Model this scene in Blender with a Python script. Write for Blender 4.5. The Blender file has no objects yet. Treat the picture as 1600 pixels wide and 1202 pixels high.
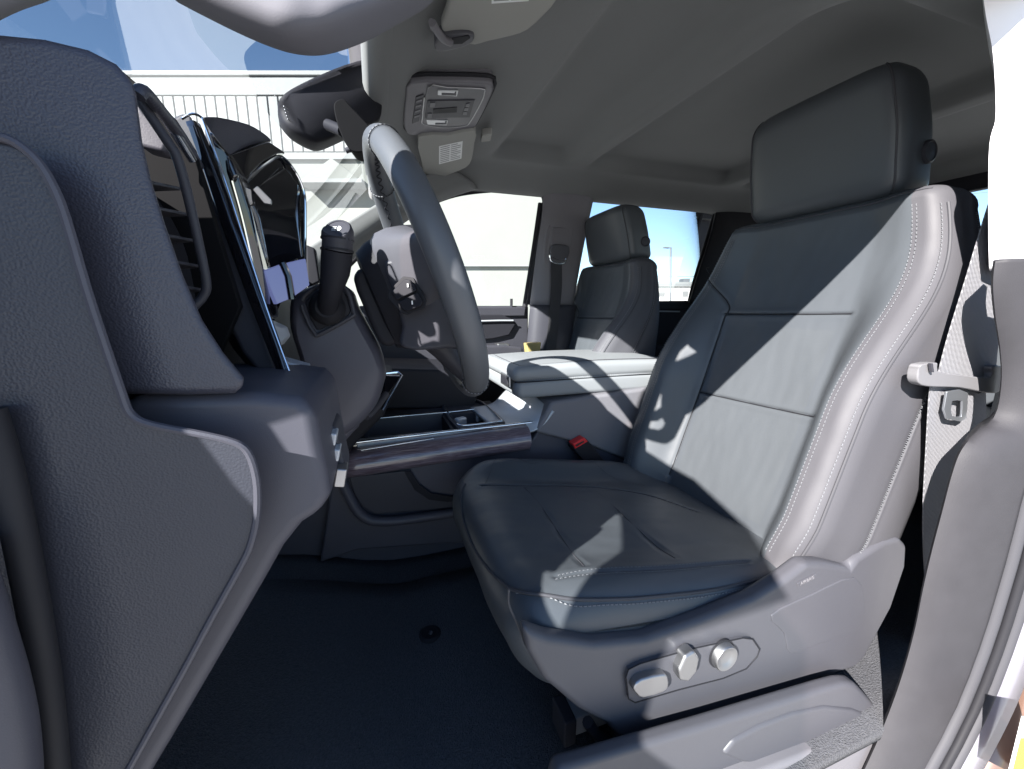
import bpy, bmesh, math, random
import numpy as np
from mathutils import Vector, Matrix
random.seed(7)
sc = bpy.context.scene
C = sc.collection
R = math.radians
# ------------------------------------------------------------- camera
F_PX, CX, CY = 620.0, 800.0, 601.0
YAW, PITCH = R(18.8), R(-10.86)
CAM = Vector((0.0, 0.0, 0.8))
cam = bpy.data.cameras.new('camera'); co = bpy.data.objects.new('camera', cam); C.objects.link(co)
cam.sensor_width = 36; cam.sensor_fit = 'HORIZONTAL'; cam.lens = F_PX / 1600 * 36
cam.clip_start = 0.01; cam.clip_end = 2000
co.location = CAM; co.rotation_euler = (R(90) + PITCH, 0, -YAW)
sc.camera = co
# ------------------------------------------------------------- sky and sun
SUN_D = Vector((1.4, 0.95, -0.98)).normalized()          # the way the light travels
w = bpy.data.worlds.new("World"); sc.world = w; w.use_nodes = True
nt = w.node_tree; bg = nt.nodes['Background']
sky = nt.nodes.new('ShaderNodeTexSky'); sky.sky_type = 'NISHITA'; sky.sun_disc = False
sky.sun_elevation = math.asin(-SUN_D.z); sky.sun_rotation = math.atan2(-SUN_D.x, -SUN_D.y)
sky.air_density = .9; sky.dust_density = 0.1; sky.ozone_density = 3.0
nt.links.new(sky.outputs[0], bg.inputs[0]); bg.inputs[1].default_value = 0.062
sl = bpy.data.lights.new('sun', 'SUN'); so = bpy.data.objects.new('sun', sl); C.objects.link(so)
sl.energy = 5.0; sl.angle = R(0.5); sl.color = (1.0, 0.95, 0.9)
so.rotation_euler = SUN_D.to_track_quat('-Z', 'Y').to_euler(); so.location = (-3, -3, 4)
sc.view_settings.view_transform = 'Standard'; sc.view_settings.look = 'None'
sc.view_settings.exposure = 1.95; sc.view_settings.gamma = 1
sc.render.engine = 'CYCLES'
sc.cycles.max_bounces = 10; sc.cycles.diffuse_bounces = 6; sc.cycles.transparent_max_bounces = 16

# ------------------------------------------------------------- traced points -> real places
fw = Vector((math.sin(YAW)*math.cos(PITCH), math.cos(YAW)*math.cos(PITCH), math.sin(PITCH)))
rt = Vector((math.cos(YAW), -math.sin(YAW), 0)); up = rt.cross(fw)
FH = Vector((math.sin(YAW), math.cos(YAW), 0))
def ray(px, py): return fw + rt*((px-CX)/F_PX) - up*((py-CY)/F_PX)
def at(px, py, ax, val):
    d = ray(px, py)
    if ax == 'F': t = val / d.dot(FH)
    else:
        i = 'XYZ'.index(ax); t = (val - CAM[i]) / d[i]
    return CAM + d*t
def pts(ax, val, *pp): return [at(p[0], p[1], ax, val) for p in pp]
def ptsY(*pp): return [at(p[0], p[1], 'Y', p[2]) for p in pp]
def pix(p):
    v = Vector(p) - CAM; d = v.dot(fw)
    return np.array((CX + F_PX*v.dot(rt)/d, CY - F_PX*v.dot(up)/d))
def onto(fn, px, py, a, b):
    """parameters (a,b) of the point of surface fn that was traced at px,py"""
    for _ in range(14):
        e = pix(fn(a, b)) - (px, py)
        if abs(e[0]) + abs(e[1]) < .05: break
        h = 1e-4
        J = np.array([(pix(fn(a+h, b)) - pix(fn(a, b)))/h, (pix(fn(a, b+h)) - pix(fn(a, b)))/h]).T
        try: st = np.linalg.solve(J.T@J + 1e-3*np.eye(2), J.T@e)
        except Exception: break
        st = np.clip(st, -.06, .06); a -= st[0]; b -= st[1]
    return a, b
def ss(a, b, x):
    t = min(1, max(0, (x-a)/(b-a))); return t*t*(3-2*t)

# ------------------------------------------------------------- materials
MATS = {}
def mat(name, col, rough=.5, metal=0.0, spec=.5, bump=None, coat=0, emit=None, var=0.0, sheen=0.0, vscale=6):
    m = bpy.data.materials.new(name); m.use_nodes = True; n = m.node_tree; b = n.nodes['Principled BSDF']
    b.inputs['Base Color'].default_value = (*col, 1); b.inputs['Roughness'].default_value = rough
    b.inputs['Metallic'].default_value = metal; b.inputs['Specular IOR Level'].default_value = spec
    b.inputs['Coat Weight'].default_value = coat; b.inputs['Coat Roughness'].default_value = .03
    b.inputs['Sheen Weight'].default_value = sheen
    tc = n.nodes.new('ShaderNodeTexCoord')
    if var > 0:
        no = n.nodes.new('ShaderNodeTexNoise'); no.inputs['Scale'].default_value = vscale; no.inputs['Detail'].default_value = 5
        mx = n.nodes.new('ShaderNodeMix'); mx.data_type = 'RGBA'
        mx.inputs[6].default_value = (*[c*(1-var) for c in col], 1); mx.inputs[7].default_value = (*[min(1, c*(1+var)) for c in col], 1)
        n.links.new(tc.outputs['Object'], no.inputs['Vector']); n.links.new(no.outputs['Fac'], mx.inputs[0]); n.links.new(mx.outputs[2], b.inputs['Base Color'])
        rr = n.nodes.new('ShaderNodeMapRange'); rr.inputs['To Min'].default_value = rough*.88; rr.inputs['To Max'].default_value = min(1, rough*1.12)
        n2 = n.nodes.new('ShaderNodeTexNoise'); n2.inputs['Scale'].default_value = 25; n2.inputs['Detail'].default_value = 6
        n.links.new(tc.outputs['Object'], n2.inputs['Vector']); n.links.new(n2.outputs['Fac'], rr.inputs['Value']); n.links.new(rr.outputs[0], b.inputs['Roughness'])
    if bump:
        kind, scale, strength, dist = bump
        if kind == 'voronoi':
            t = n.nodes.new('ShaderNodeTexVoronoi'); t.feature = 'SMOOTH_F1'; t.inputs['Scale'].default_value = scale; out = t.outputs['Distance']
            n.links.new(tc.outputs['Object'], t.inputs['Vector'])
        elif kind == 'weave':
            t1 = n.nodes.new('ShaderNodeTexWave'); t1.bands_direction = 'Z'; t1.inputs['Scale'].default_value = scale; t1.inputs['Distortion'].default_value = .6
            t2 = n.nodes.new('ShaderNodeTexWave'); t2.bands_direction = 'X'; t2.inputs['Scale'].default_value = scale*.55; t2.inputs['Distortion'].default_value = .8
            ma = n.nodes.new('ShaderNodeMath'); ma.operation = 'MULTIPLY'
            for q in (t1, t2): n.links.new(tc.outputs['Object'], q.inputs['Vector'])
            n.links.new(t1.outputs['Fac'], ma.inputs[0]); n.links.new(t2.outputs['Fac'], ma.inputs[1]); out = ma.outputs[0]
        elif kind == 'perf':
            t = n.nodes.new('ShaderNodeTexVoronoi'); t.inputs['Scale'].default_value = scale; t.inputs['Randomness'].default_value = 0.0
            n.links.new(tc.outputs['Object'], t.inputs['Vector'])
            mr = n.nodes.new('ShaderNodeMapRange'); mr.inputs['From Min'].default_value = .12; mr.inputs['From Max'].default_value = .3
            n.links.new(t.outputs['Distance'], mr.inputs['Value']); out = mr.outputs[0]
        else:
            t = n.nodes.new('ShaderNodeTexNoise'); t.inputs['Scale'].default_value = scale; t.inputs['Detail'].default_value = 4; out = t.outputs['Fac']
            n.links.new(tc.outputs['Object'], t.inputs['Vector'])
        bp = n.nodes.new('ShaderNodeBump'); bp.inputs['Strength'].default_value = strength; bp.inputs['Distance'].default_value = dist
        n.links.new(out, bp.inputs['Height']); n.links.new(bp.outputs['Normal'], b.inputs['Normal'])
    if emit: b.inputs['Emission Color'].default_value = (*emit[0], 1); b.inputs['Emission Strength'].default_value = emit[1]
    MATS[name] = m; return m
def glass(name, tint=(1, 1, 1), k=1.0):
    m = bpy.data.materials.new(name); m.use_nodes = True; n = m.node_tree; n.nodes.remove(n.nodes['Principled BSDF'])
    tr = n.nodes.new('ShaderNodeBsdfTransparent'); tr.inputs[0].default_value = (*tint, 1)
    gl = n.nodes.new('ShaderNodeBsdfGlossy'); gl.inputs['Roughness'].default_value = .01
    fr = n.nodes.new('ShaderNodeFresnel'); fr.inputs[0].default_value = 1.45
    mu = n.nodes.new('ShaderNodeMath'); mu.operation = 'MULTIPLY'; mu.inputs[1].default_value = k
    mx = n.nodes.new('ShaderNodeMixShader')
    n.links.new(fr.outputs[0], mu.inputs[0]); n.links.new(mu.outputs[0], mx.inputs[0]); n.links.new(tr.outputs[0], mx.inputs[1]); n.links.new(gl.outputs[0], mx.inputs[2])
    n.links.new(mx.outputs[0], n.nodes['Material Output'].inputs[0]); MATS[name] = m; return m

LEATHER = mat('leather', (.070, .078, .088), .42, spec=.5, bump=('voronoi', 900, .12, .0006), var=.06)
LEATHER_P = mat('leather_perforated', (.071, .079, .088), .5, spec=.45, bump=('perf', 420, .35, .0006), var=.05)
LEATHER_S = mat('leather_side', (.074, .073, .082), .6, spec=.34, bump=('voronoi', 800, .16, .0007), var=.08)
DASH = mat('dash_grain', (.046, .047, .064), .42, spec=.5, bump=('voronoi', 850, .4, .0007), var=.05)
PANEL = mat('panel_plastic', (.066, .065, .082), .5, spec=.45, bump=('noise', 1100, .2, .0006), var=.06)
COVER = mat('access_cover', (.034, .036, .049), .45, spec=.5, bump=('voronoi', 800, .35, .0007), var=.06)
SHIELD = mat('seat_shield_plastic', (.078, .078, .09), .45, spec=.45, bump=('noise', 1300, .18, .0005), var=.07)
PILLAR_D = mat('pillar_dark_grain', (.04, .039, .044), .62, spec=.3, bump=('noise', 900, .35, .0008), var=.14, vscale=30)
HANDLE = mat('handle_plastic', (.11, .11, .128), .75, spec=.35, bump=('noise', 1400, .25, .0005), var=.06)
ARMR = mat('armrest_leather', (.25, .26, .27), .5, bump=('voronoi', 800, .2, .0007), var=.07)
WHEEL = mat('wheel_leather', (.085, .09, .1), .42, spec=.5, bump=('voronoi', 1000, .15, .0005), var=.05)
PILLAR = mat('pillar_plastic', (.17, .165, .18), .55, spec=.4, bump=('noise', 1200, .25, .0006), var=.08)
PILLAR_W = mat('pillar_pale', (.78, .77, .8), .55, bump=('noise', 1200, .1, .0004))
HEAD = mat('headliner_fabric', (.185, .19, .19), .95, spec=.1, bump=('noise', 1500, .3, .0005), var=.04, sheen=.15)
DARK = mat('dark_plastic', (.02, .02, .025), .6, spec=.18, bump=('noise', 1200, .2, .0005), var=.1)
MIDD = mat('mid_plastic', (.045, .045, .055), .5, spec=.3, bump=('noise', 1200, .15, .0005), var=.08)
GLOSS = mat('gloss_black', (.006, .006, .009), .04, spec=.7, coat=1)
CHROME = mat('chrome', (.85, .87, .9), .1, metal=1)
SATIN = mat('satin_metal', (.4, .4, .41), .42, metal=1, bump=('noise', 900, .06, .0003))
TONGUE = mat('latch_metal', (.4, .42, .45), .3, metal=.8)
SILVER = mat('silver_paint', (.5, .52, .55), .3, metal=.25, var=.05)
CARPET = mat('carpet', (.085, .087, .098), 1, spec=.05, bump=('noise', 420, 1.0, .006), var=.55, sheen=.1, vscale=260)
WEB = mat('webbing', (.28, .28, .3), .75, spec=.3, bump=('weave', 170, .9, .0032), var=.08)
WEB_D = mat('webbing_dark', (.05, .05, .055), .8, spec=.3, bump=('weave', 190, .6, .0015))
BELTP = mat('belt_plastic', (.17, .168, .178), .5, var=.08, bump=('noise', 600, .1, .0004))
THREAD = mat('thread', (.17, .175, .19), .7)
BLACK = mat('deep_black_plastic', (.005, .005, .006), .7, spec=.1)
PIPE = mat('piping', (.06, .06, .068), .6, spec=.25, bump=('noise', 1200, .2, .0004))
RUBBER = mat('rubber', (.022, .022, .026), .6, spec=.2, var=.1)
RED = mat('red_button', (.75, .03, .035), .35)
CREAM = mat('visor_fabric', (.33, .33, .31), .9, spec=.15, bump=('noise', 1500, .3, .0004), var=.03)
PAPER = mat('label_paper', (.75, .76, .76), .6)
INK = mat('label_ink', (.2, .2, .21), .7)
LENS = mat('lamp_lens', (.62, .64, .66), .18, spec=.6)
TAN = mat('tan_trim', (.42, .33, .13), .4)
SCREEN = mat('display_sky_glow', (.03, .03, .05), .06, emit=((.30, .36, .80), .10))  # lilac emission stands in for sky reflected on the display
PAINT = mat('body_paint', (.3, .29, .34), .28, metal=.4, coat=.6)
SILL_SHEEN = mat('sill_brown_sheen', (.2, .12, .09), .22, metal=.5, coat=1)  # brown base colour paints a gold-brown reflection on the sill
YEL = mat('yellow_label', (.85, .85, .05), .5)
WALLW = mat('white_metal_cladding', (.2, .21, .208), .6, var=.03, vscale=2)
WALLC = mat('cream_render', (.19, .197, .18), .8, var=.05, vscale=1.2)
GROOVE = mat('panel_groove', (.17, .175, .175), .8)
CONC = mat('concrete', (.36, .355, .34), .9, bump=('noise', 60, .4, .01), var=.12, vscale=1.5)
LAMP = mat('lamp_post_metal', (.12, .13, .14), .5)
FARB = mat('far_building', (.62, .6, .57), .8, var=.05)
GL = glass('window_glass', (.93, .97, .98), 1.0)
GLW = glass('windshield_glass', (.90, .95, .97), 0.35)
def wood():
    m = mat('dark_wood', (.06, .035, .04), .3, spec=.5, coat=1)
    n = m.node_tree; b = n.nodes['Principled BSDF']; tc = n.nodes.new('ShaderNodeTexCoord'); mp = n.nodes.new('ShaderNodeMapping'); mp.inputs['Scale'].default_value = (4, 90, 90)
    no = n.nodes.new('ShaderNodeTexNoise'); no.inputs['Scale'].default_value = 6; no.inputs['Detail'].default_value = 8; no.inputs['Distortion'].default_value = .6
    cr = n.nodes.new('ShaderNodeValToRGB'); cr.color_ramp.elements[0].color = (.085, .055, .07, 1); cr.color_ramp.elements[1].color = (.26, .21, .24, 1)
    cr.color_ramp.elements[0].position = .35; cr.color_ramp.elements[1].position = .7
    n.links.new(tc.outputs['Object'], mp.inputs[0]); n.links.new(mp.outputs[0], no.inputs['Vector']); n.links.new(no.outputs['Fac'], cr.inputs[0]); n.links.new(cr.outputs[0], b.inputs['Base Color'])
    return m
WOOD = wood()

# ------------------------------------------------------------- object helpers
ROOTS = {}
def tag(o, label=None, cat=None, group=None, kind=None):
    if label: o['label'] = label
    if cat: o['category'] = cat
    if group: o['group'] = group
    if kind: o['kind'] = kind
    return o
def thing(name, label, cat, loc=(0, 0, 0), rz=0, group=None):
    o = bpy.data.objects.new(name, None); C.objects.link(o); o.empty_display_size = .05
    o.location = loc; o.rotation_euler = (0, 0, rz)
    tag(o, label, cat, group); ROOTS[o.name] = Matrix.Translation(Vector(loc)) @ Matrix.Rotation(rz, 4, 'Z'); return o
def rootmat(p):
    while p is not None:
        if p.name in ROOTS: return ROOTS[p.name]
        p = p.parent
    return Matrix.Identity(4)
def mk(name, V, Fc, m, parent=None, smooth=True, bevel=0, seg=3, sub=0, solid=0, label=None, kind=None, sharp=40, edges=()):
    me = bpy.data.meshes.new(name); inv = rootmat(parent).inverted()
    me.from_pydata([inv @ Vector(v) for v in V], list(edges), Fc)
    bm = bmesh.new(); bm.from_mesh(me)
    if len(Fc) > 1: bmesh.ops.recalc_face_normals(bm, faces=bm.faces)
    bm.to_mesh(me); bm.free(); me.update()
    o = bpy.data.objects.new(name, me); C.objects.link(o)
    for mm in (m if isinstance(m, (list, tuple)) else [m]): me.materials.append(mm)
    if parent is not None: o.parent = parent
    if smooth:
        for p in me.polygons: p.use_smooth = True
        if sub == 0 and bevel == 0:
            bm = bmesh.new(); bm.from_mesh(me)
            for e in bm.edges:
                if len(e.link_faces) == 2 and e.calc_face_angle(0) > R(sharp): e.smooth = False
            bm.to_mesh(me); bm.free()
    if solid: q = o.modifiers.new('solid', 'SOLIDIFY'); q.thickness = solid; q.offset = -1
    if bevel: q = o.modifiers.new('bevel', 'BEVEL'); q.width = bevel; q.segments = seg; q.limit_method = 'ANGLE'; q.angle_limit = R(35); q.harden_normals = False
    if bevel and smooth: o.modifiers.new('wn', 'WEIGHTED_NORMAL')
    if sub: q = o.modifiers.new('sub', 'SUBSURF'); q.levels = sub; q.render_levels = sub
    if label: o['label'] = label
    if kind: o['kind'] = kind
    return o
def cr(P, n=6, closed=False):
    """smooth curve through the points P"""
    P = [Vector(p) for p in P]; out = []; N = len(P)
    rng = range(N) if closed else range(N-1)
    for i in rng:
        g = (lambda k: P[k % N]) if closed else (lambda k: P[min(max(k, 0), N-1)])
        a, b, c, d = g(i-1), g(i), g(i+1), g(i+2)
        for j in range(n):
            t = j/n
            out.append(.5*((2*b) + (c-a)*t + (2*a-5*b+4*c-d)*t*t + (3*b-a-3*c+d)*t**3))
    if not closed: out.append(P[-1])
    return out
def plate(name, P, dv, m, parent=None, bevel=.003, seg=3, smooth_outline=0, **k):
    """outline P extruded by vector dv"""
    if smooth_outline: P = cr(P, smooth_outline, True)
    P = [Vector(p) for p in P]; dv = Vector(dv); n = len(P)
    V = P + [p + dv for p in P]
    Fc = [list(range(n)), list(range(2*n-1, n-1, -1))] + [[i, (i+1) % n, n+(i+1) % n, n+i] for i in range(n)]
    return mk(name, V, Fc, m, parent, bevel=bevel, seg=seg, **k)
def loft(name, rings, m, parent=None, closed=True, caps=True, **k):
    n = len(rings[0]); V = [p for r_ in rings for p in r_]; Fc = []
    for a in range(len(rings)-1):
        for i in range(n if closed else n-1):
            j = (i+1) % n; Fc.append([a*n+i, a*n+j, (a+1)*n+j, (a+1)*n+i])
    if caps and closed:
        Fc.append(list(range(n))); Fc.append([(len(rings)-1)*n + i for i in range(n)][::-1])
    return mk(name, V, Fc, m, parent, **k)
def tube(name, P, r, m, parent=None, seg=10, sm=0, flat=1.0, flatdir=None, **k):
    if sm: P = cr(P, sm)
    P = [Vector(p) for p in P]; n = len(P); rings = []
    prev = None
    for i, p in enumerate(P):
        t = (P[min(i+1, n-1)] - P[max(i-1, 0)]).normalized()
        if flatdir is not None: a = Vector(flatdir); a = (a - t*a.dot(t)).normalized()
        elif prev is None: a = t.orthogonal().normalized()
        else: a = (prev - t*prev.dot(t)).normalized()
        prev = a; b = t.cross(a)
        rr = r(i/(n-1)) if callable(r) else (r[i] if isinstance(r, (list, tuple)) else r)
        rings.append([p + (a*math.cos(q)*rr*flat + b*math.sin(q)*rr) for q in [2*math.pi*j/seg for j in range(seg)]])
    return loft(name, rings, m, parent, **k)
def patch(name, rows, m, parent=None, nu=6, nv=6, solid=.004, **k):
    rows = [cr(r_, nu) for r_ in rows]; cols = [cr([r_[i] for r_ in rows], nv) for i in range(len(rows[0]))]
    rings = [[c[j] for c in cols] for j in range(len(cols[0]))]
    return loft(name, rings, m, parent, closed=False, solid=solid, **k)
def box(name, c, s, m, parent=None, rot=None, bevel=.003, **k):
    M = rot if rot is not None else Matrix.Identity(3)
    V = [Vector(c) + M @ Vector((sx*s[0]/2, sy*s[1]/2, sz*s[2]/2)) for sx in (-1, 1) for sy in (-1, 1) for sz in (-1, 1)]
    Fc = [[0, 1, 3, 2], [4, 6, 7, 5], [0, 4, 5, 1], [2, 3, 7, 6], [0, 2, 6, 4], [1, 5, 7, 3]]
    return mk(name, V, Fc, m, parent, bevel=bevel, **k)
def disc(name, c, nrm, prof, m, parent=None, seg=28, sx=1.0, **k):
    """turned shape: prof = [(radius, height)...] round the axis nrm at c"""
    nrm = Vector(nrm).normalized(); a = nrm.orthogonal().normalized(); b = nrm.cross(a)
    rings = [[Vector(c) + (a*math.cos(q)*sx + b*math.sin(q))*r_ + nrm*h for q in [2*math.pi*j/seg for j in range(seg)]] for r_, h in prof]
    return loft(name, rings, m, parent, **k)
def stitches(name, P, parent, ln=.0042, gap=.0026, wd=.0008, m=None, lift=.0006, nrm=(-.6, -.6, .5)):
    """row of separate thread stitches along P"""
    P = [Vector(p) for p in P]; V = []; Fc = []; acc = 0
    L = [0]
    for i in range(1, len(P)): L.append(L[-1] + (P[i]-P[i-1]).length)
    def pos(s):
        for i in range(1, len(P)):
            if s <= L[i]: return P[i-1].lerp(P[i], (s-L[i-1])/max(1e-9, L[i]-L[i-1]))
        return P[-1]
    nv = Vector(nrm).normalized(); s = 0
    while s + ln < L[-1]:
        a, b = pos(s), pos(s+ln); t = (b-a)
        if t.length > 1e-6:
            t.normalize(); q = t.cross(nv).normalized()*wd; u_ = nv*lift; k = len(V); mid = (a+b)/2 + u_*2.2
            V += [a-q+u_, a+q+u_, b+q+u_, b-q+u_, mid-q*.7, mid+q*.7, a-u_*2, b-u_*2]
            Fc += [[k, k+1, k+5, k+4], [k+4, k+5, k+2, k+3], [k, k+4, k+6], [k+4, k+3, k+7], [k+1, k+6, k+5], [k+5, k+7, k+2]]
        s += ln + gap
    return mk(name, V, Fc, m or THREAD, parent, smooth=False, kind='stuff')
def struct(o): o['kind'] = 'structure'; return o
# ============================================================= OUTSIDE
o = mk('ground', [(-400, -400, -.6), (400, -400, -.6), (400, 400, -.6), (-400, 400, -.6)], [[0, 1, 2, 3]], CONC, smooth=False); struct(o)
BD = 12.0
bl = thing('white_building', 'long white building with vertical metal cladding beyond the windshield', 'building', FH*BD + Vector((0, 0, -.6)), -YAW)
def bx(name, x0, x1, y0, y1, d0, d1, m, bevel=.01, parent=bl, D=BD):
    """box traced on the facade: px range x0..x1, py range y0..y1, from depth d0 (towards us, negative) to d1"""
    a = at(x0, y1, 'F', D); b = at(x1, y0, 'F', D)
    ym = (y0+y1)/2 if y1-y0 < 120 else 200
    ax = at(x0, ym, 'F', D).dot(rt); bx_ = at(x1, ym, 'F', D).dot(rt); za, zb = a.z, b.z
    V = [rt*xx + FH*(D+dd) + Vector((0, 0, zz)) for xx in (ax, bx_) for dd in (d0, d1) for zz in (za, zb)]
    Fc = [[0, 1, 3, 2], [4, 6, 7, 5], [0, 4, 5, 1], [2, 3, 7, 6], [0, 2, 6, 4], [1, 5, 7, 3]]
    return mk(name, V, Fc, m, parent, bevel=bevel)
bx('wall', -900, 862, 118, 800, .05, 6, WALLC)
bx('coping', -900, 864, 114, 121, -.12, 6.1, WALLW)
bx('fascia', -900, 863, 122, 150, -.06, .045, WALLW)
bx('sill_band', -900, 863, 240, 250, -.07, .045, WALLW)
bx('backing_panel', -900, 863, 150, 240, .01, .045, GROOVE)
a0 = at(-300, 150, 'F', BD).dot(rt)
me0 = None
for k in range(72):
    x = -300 + k*16.1
    if me0 is None:
        p0 = bx('cladding_panel', x, x+13.9, 152, 238, -.05, .008, WALLW, .012); me0 = p0.data; xs0 = x
    else:
        q = p0.copy(); C.objects.link(q); q.parent = bl
        dx = at(x, 195, 'F', BD).dot(rt) - at(xs0, 195, 'F', BD).dot(rt); q.location = (dx, 0, 0)
for (x0, x1, y0, y1) in ((-900, 480, 285, 292), (640, 862, 415, 417)):
    bx('ledge', x0, x1, y0, y1, -.1, .045, WALLW)
# small gabled bay on the facade
g = [rt*at(x, y, 'F', BD).dot(rt) + FH*(BD-.5) + Vector((0, 0, at(x, y, 'F', BD).z)) for x, y in ((486, 290), (530, 257), (574, 290))]
plate('gable', g, FH*.52, WALLC, bl, bevel=.02)
bx('gable_sill', 482, 578, 290, 296, -.62, .04, WALLW)
# distant lot seen through the rear passenger window
bf = thing('distant_warehouse', 'low pale building far off beyond the rear passenger window', 'building', FH*70 + Vector((0, 0, -.6)), -YAW)
bx('wall', 985, 1300, 448, 520, 0, 12, FARB, .02, bf, 70)
bx('roof', 980, 1310, 441, 448, -.4, 12.4, WALLW, .02, bf, 70)
bx('roof_unit', 1004, 1011, 437, 441, 2, 4, LAMP, .02, bf, 70); bx('roof_unit', 1076, 1086, 434, 441, 2, 4, LAMP, .02, bf, 70)
for x in (1012, 1030, 1066): bx('window', x, x+9, 455, 464, -.05, .1, GROOVE, .01, bf, 70)
lp = thing('parking_lot_lamp', 'tall dark lamp post beyond the rear passenger window', 'lamp post', at(1048, 470, 'F', 40) * 1.0)
p0 = at(1048, 500, 'F', 40); p1 = at(1048, 388, 'F', 40)
tube('pole', [(p0.x, p0.y, -.6), (p1.x, p1.y, p1.z)], .09, LAMP, lp)
tube('arm', [p1 + rt*-.35, p1 + Vector((0, 0, .05)), p1 + rt*.1], .05, LAMP, lp)
box('lamp_head', p1 - rt*.45 + Vector((0, 0, .04)), (.6, .25, .12), LAMP, lp, bevel=.02)
for k, (y0, y1, D) in enumerate(((282, 268, 22), (293, 281, 22), (303, 294, 22))):
    a = at(1300, y0+14, 'F', D); b = at(1750, y1-16, 'F', D)
    tag(tube('power_line', [a, (a+b)/2 - Vector((0, 0, .15)), b], .012, LAMP, sm=6, seg=6),
        'thin dark power line in the sky past the driver headrest, %s of three' % ('highest', 'middle', 'lowest')[k], 'power line', 'power lines in the sky')
tube_y = None
for k, z in enumerate((432, 445)):
    a = at(900, z, 'F', 60); b = at(1300, z+1, 'F', 60)
    tag(tube('power_line', [a, b], .03, LAMP, seg=6), 'thin wire crossing above the distant warehouse, %s one' % ('upper', 'lower')[k], 'power line', 'wires above the warehouse')

# ============================================================= CAB SHELL
FLZ = .14
# floor carpet (slightly dished sheet) and tunnel side
rows = [[(x, y, FLZ + (.10*ss(.0, -.35, x) if x < 0 else 0) + (.0 if y < .93 else .004)) for x in (-.75, -.45, -.2, 0, .3, .7, 1.2, 2.1)] for y in (.30, .5, .8, 1.02)]
struct(patch('cabin_floor', rows, CARPET, nu=3, nv=3, solid=.02))
struct(mk('cabin_floor', [(-.75, 1.0, .12), (2.1, 1.0, .12), (2.1, 1.68, .12), (-.75, 1.68, .12)], [[0, 1, 2, 3]], CARPET))
# roof outer skin with headliner under it
def head_z(x, y):
    z = 1.235 + .05*ss(.03, .14, x) + .02*ss(.15, .5, x)
    z -= .05*ss(1.42, 1.62, y)*ss(.0, .4, x) + .05*ss(.62, .40, y)
    z -= .06*ss(.3, 0, x)*ss(1.2, 1.6, y)
    # pressed pans
    def pan(x0, x1, y0, y1, d, e=.045):
        return d*ss(x0, x0+e, x)*ss(x1, x1-e, x)*ss(y0, y0+e, y)*ss(y1, y1-e, y)
    z += pan(.39, .71, .48, 1.42, .042, .06) + pan(.75, 1.43, .48, 1.42, .04, .06) + pan(1.48, 2.05, .50, 1.40, .03)
    z -= .03*ss(1.9, 2.15, x)
    return z
nx, ny = 150, 90
V = [(.035 + 2.12*i/nx, .36 + 1.28*j/ny, head_z(.035 + 2.12*i/nx, .36 + 1.28*j/ny)) for i in range(nx+1) for j in range(ny+1)]
Fc = [[i*(ny+1)+j, (i+1)*(ny+1)+j, (i+1)*(ny+1)+j+1, i*(ny+1)+j+1] for i in range(nx) for j in range(ny)]
hl = struct(mk('headliner', V, Fc, HEAD, sharp=80))
hdr = struct(loft('windshield_header', [[Vector((.035 + .03*math.cos(q) - .0, y, 1.262 - .05*ss(1.3, 1.6, y) - .05*ss(.62, .4, y) + .028*math.sin(q))) for q in [2*math.pi*j/14 for j in range(14)]] for y in [.36 + 1.28*k/30 for k in range(31)]], HEAD))
struct(patch('roof', [[(.0, .30, 1.30), (.5, .30, 1.33), (1.3, .30, 1.34), (2.2, .30, 1.32)], [(-.02, 1.0, 1.35), (.5, 1.0, 1.39), (1.3, 1.0, 1.40), (2.2, 1.0, 1.37)], [(.0, 1.70, 1.30), (.5, 1.70, 1.33), (1.3, 1.70, 1.34), (2.2, 1.70, 1.32)]], PAINT, solid=.01))
# driver side roof rail (mostly above the frame)
struct(tube('roof_rail', [(.05, .33, 1.235), (.5, .32, 1.29), (1.2, .32, 1.30), (2.2, .32, 1.28)], .035, HEAD, sm=5))
struct(loft('door_rail_shade_block', [[Vector((x, yc + .022*math.cos(q), zc + .022 + .088*math.sin(q))) for q in [2*math.pi*j/18 for j in range(18)]] for x, yc, zc in ((-.03, .325, 1.085), (.02, .32, 1.09), (.1, .312, 1.105), (.2, .31, 1.13), (.33, .31, 1.157), (.49, .31, 1.19), (.66, .31, 1.225), (.8, .31, 1.235), (1.3, .31, 1.235))], PILLAR_D))  # unseen rail, set low to keep sun off the upper backrest
# driver side A-pillar
AP = [Vector((-.36, .27, .80)), Vector((-.20, .285, .945)), Vector((-.165, .315, .995)), Vector((-.08, .35, 1.10)), Vector((.03, .37, 1.24))]
def pil_ring(p, s=1.0):
    return [p + Vector((-.022*s+.042*s*math.cos(q), -.0 + .035*s*math.sin(q), .012*s - .03*s*math.cos(q))) for q in [2*math.pi*j/16 for j in range(16)]]
struct(loft('a_pillar', [pil_ring(p) for p in cr(AP, 8)], PILLAR))
struct(plate('kick_panel', [Vector((-.75, .312, .08)), Vector((-.23, .312, .08)), Vector((-.215, .312, .35)), Vector((-.175, .312, .52)), Vector((-.15, .312, .75)), Vector((-.75, .312, .85))], (0, .03, 0), DARK, bevel=.004))
struct(box('hinge_pillar', (-.37, .255, .42), (.27, .10, .88), PANEL, bevel=.01))  # out-of-view body block, added to stop sun leaking onto the floor
# passenger side A-pillar trim between windshield edge and window
e1 = pts('Y', 1.50, (700, 262), (650, 280), (590, 318), (540, 349), (480, 388), (430, 425))
e2 = pts('Y', 1.60, (745, 292), (690, 310), (635, 340), (590, 372), (545, 405), (500, 440))
em = [(a+b)/2 + Vector((.012, -.03, -.01)) for a, b in zip(e1, e2)]
struct(patch('a_pillar', [e1, em, e2], HEAD, nu=5, nv=5, solid=.01))
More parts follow.
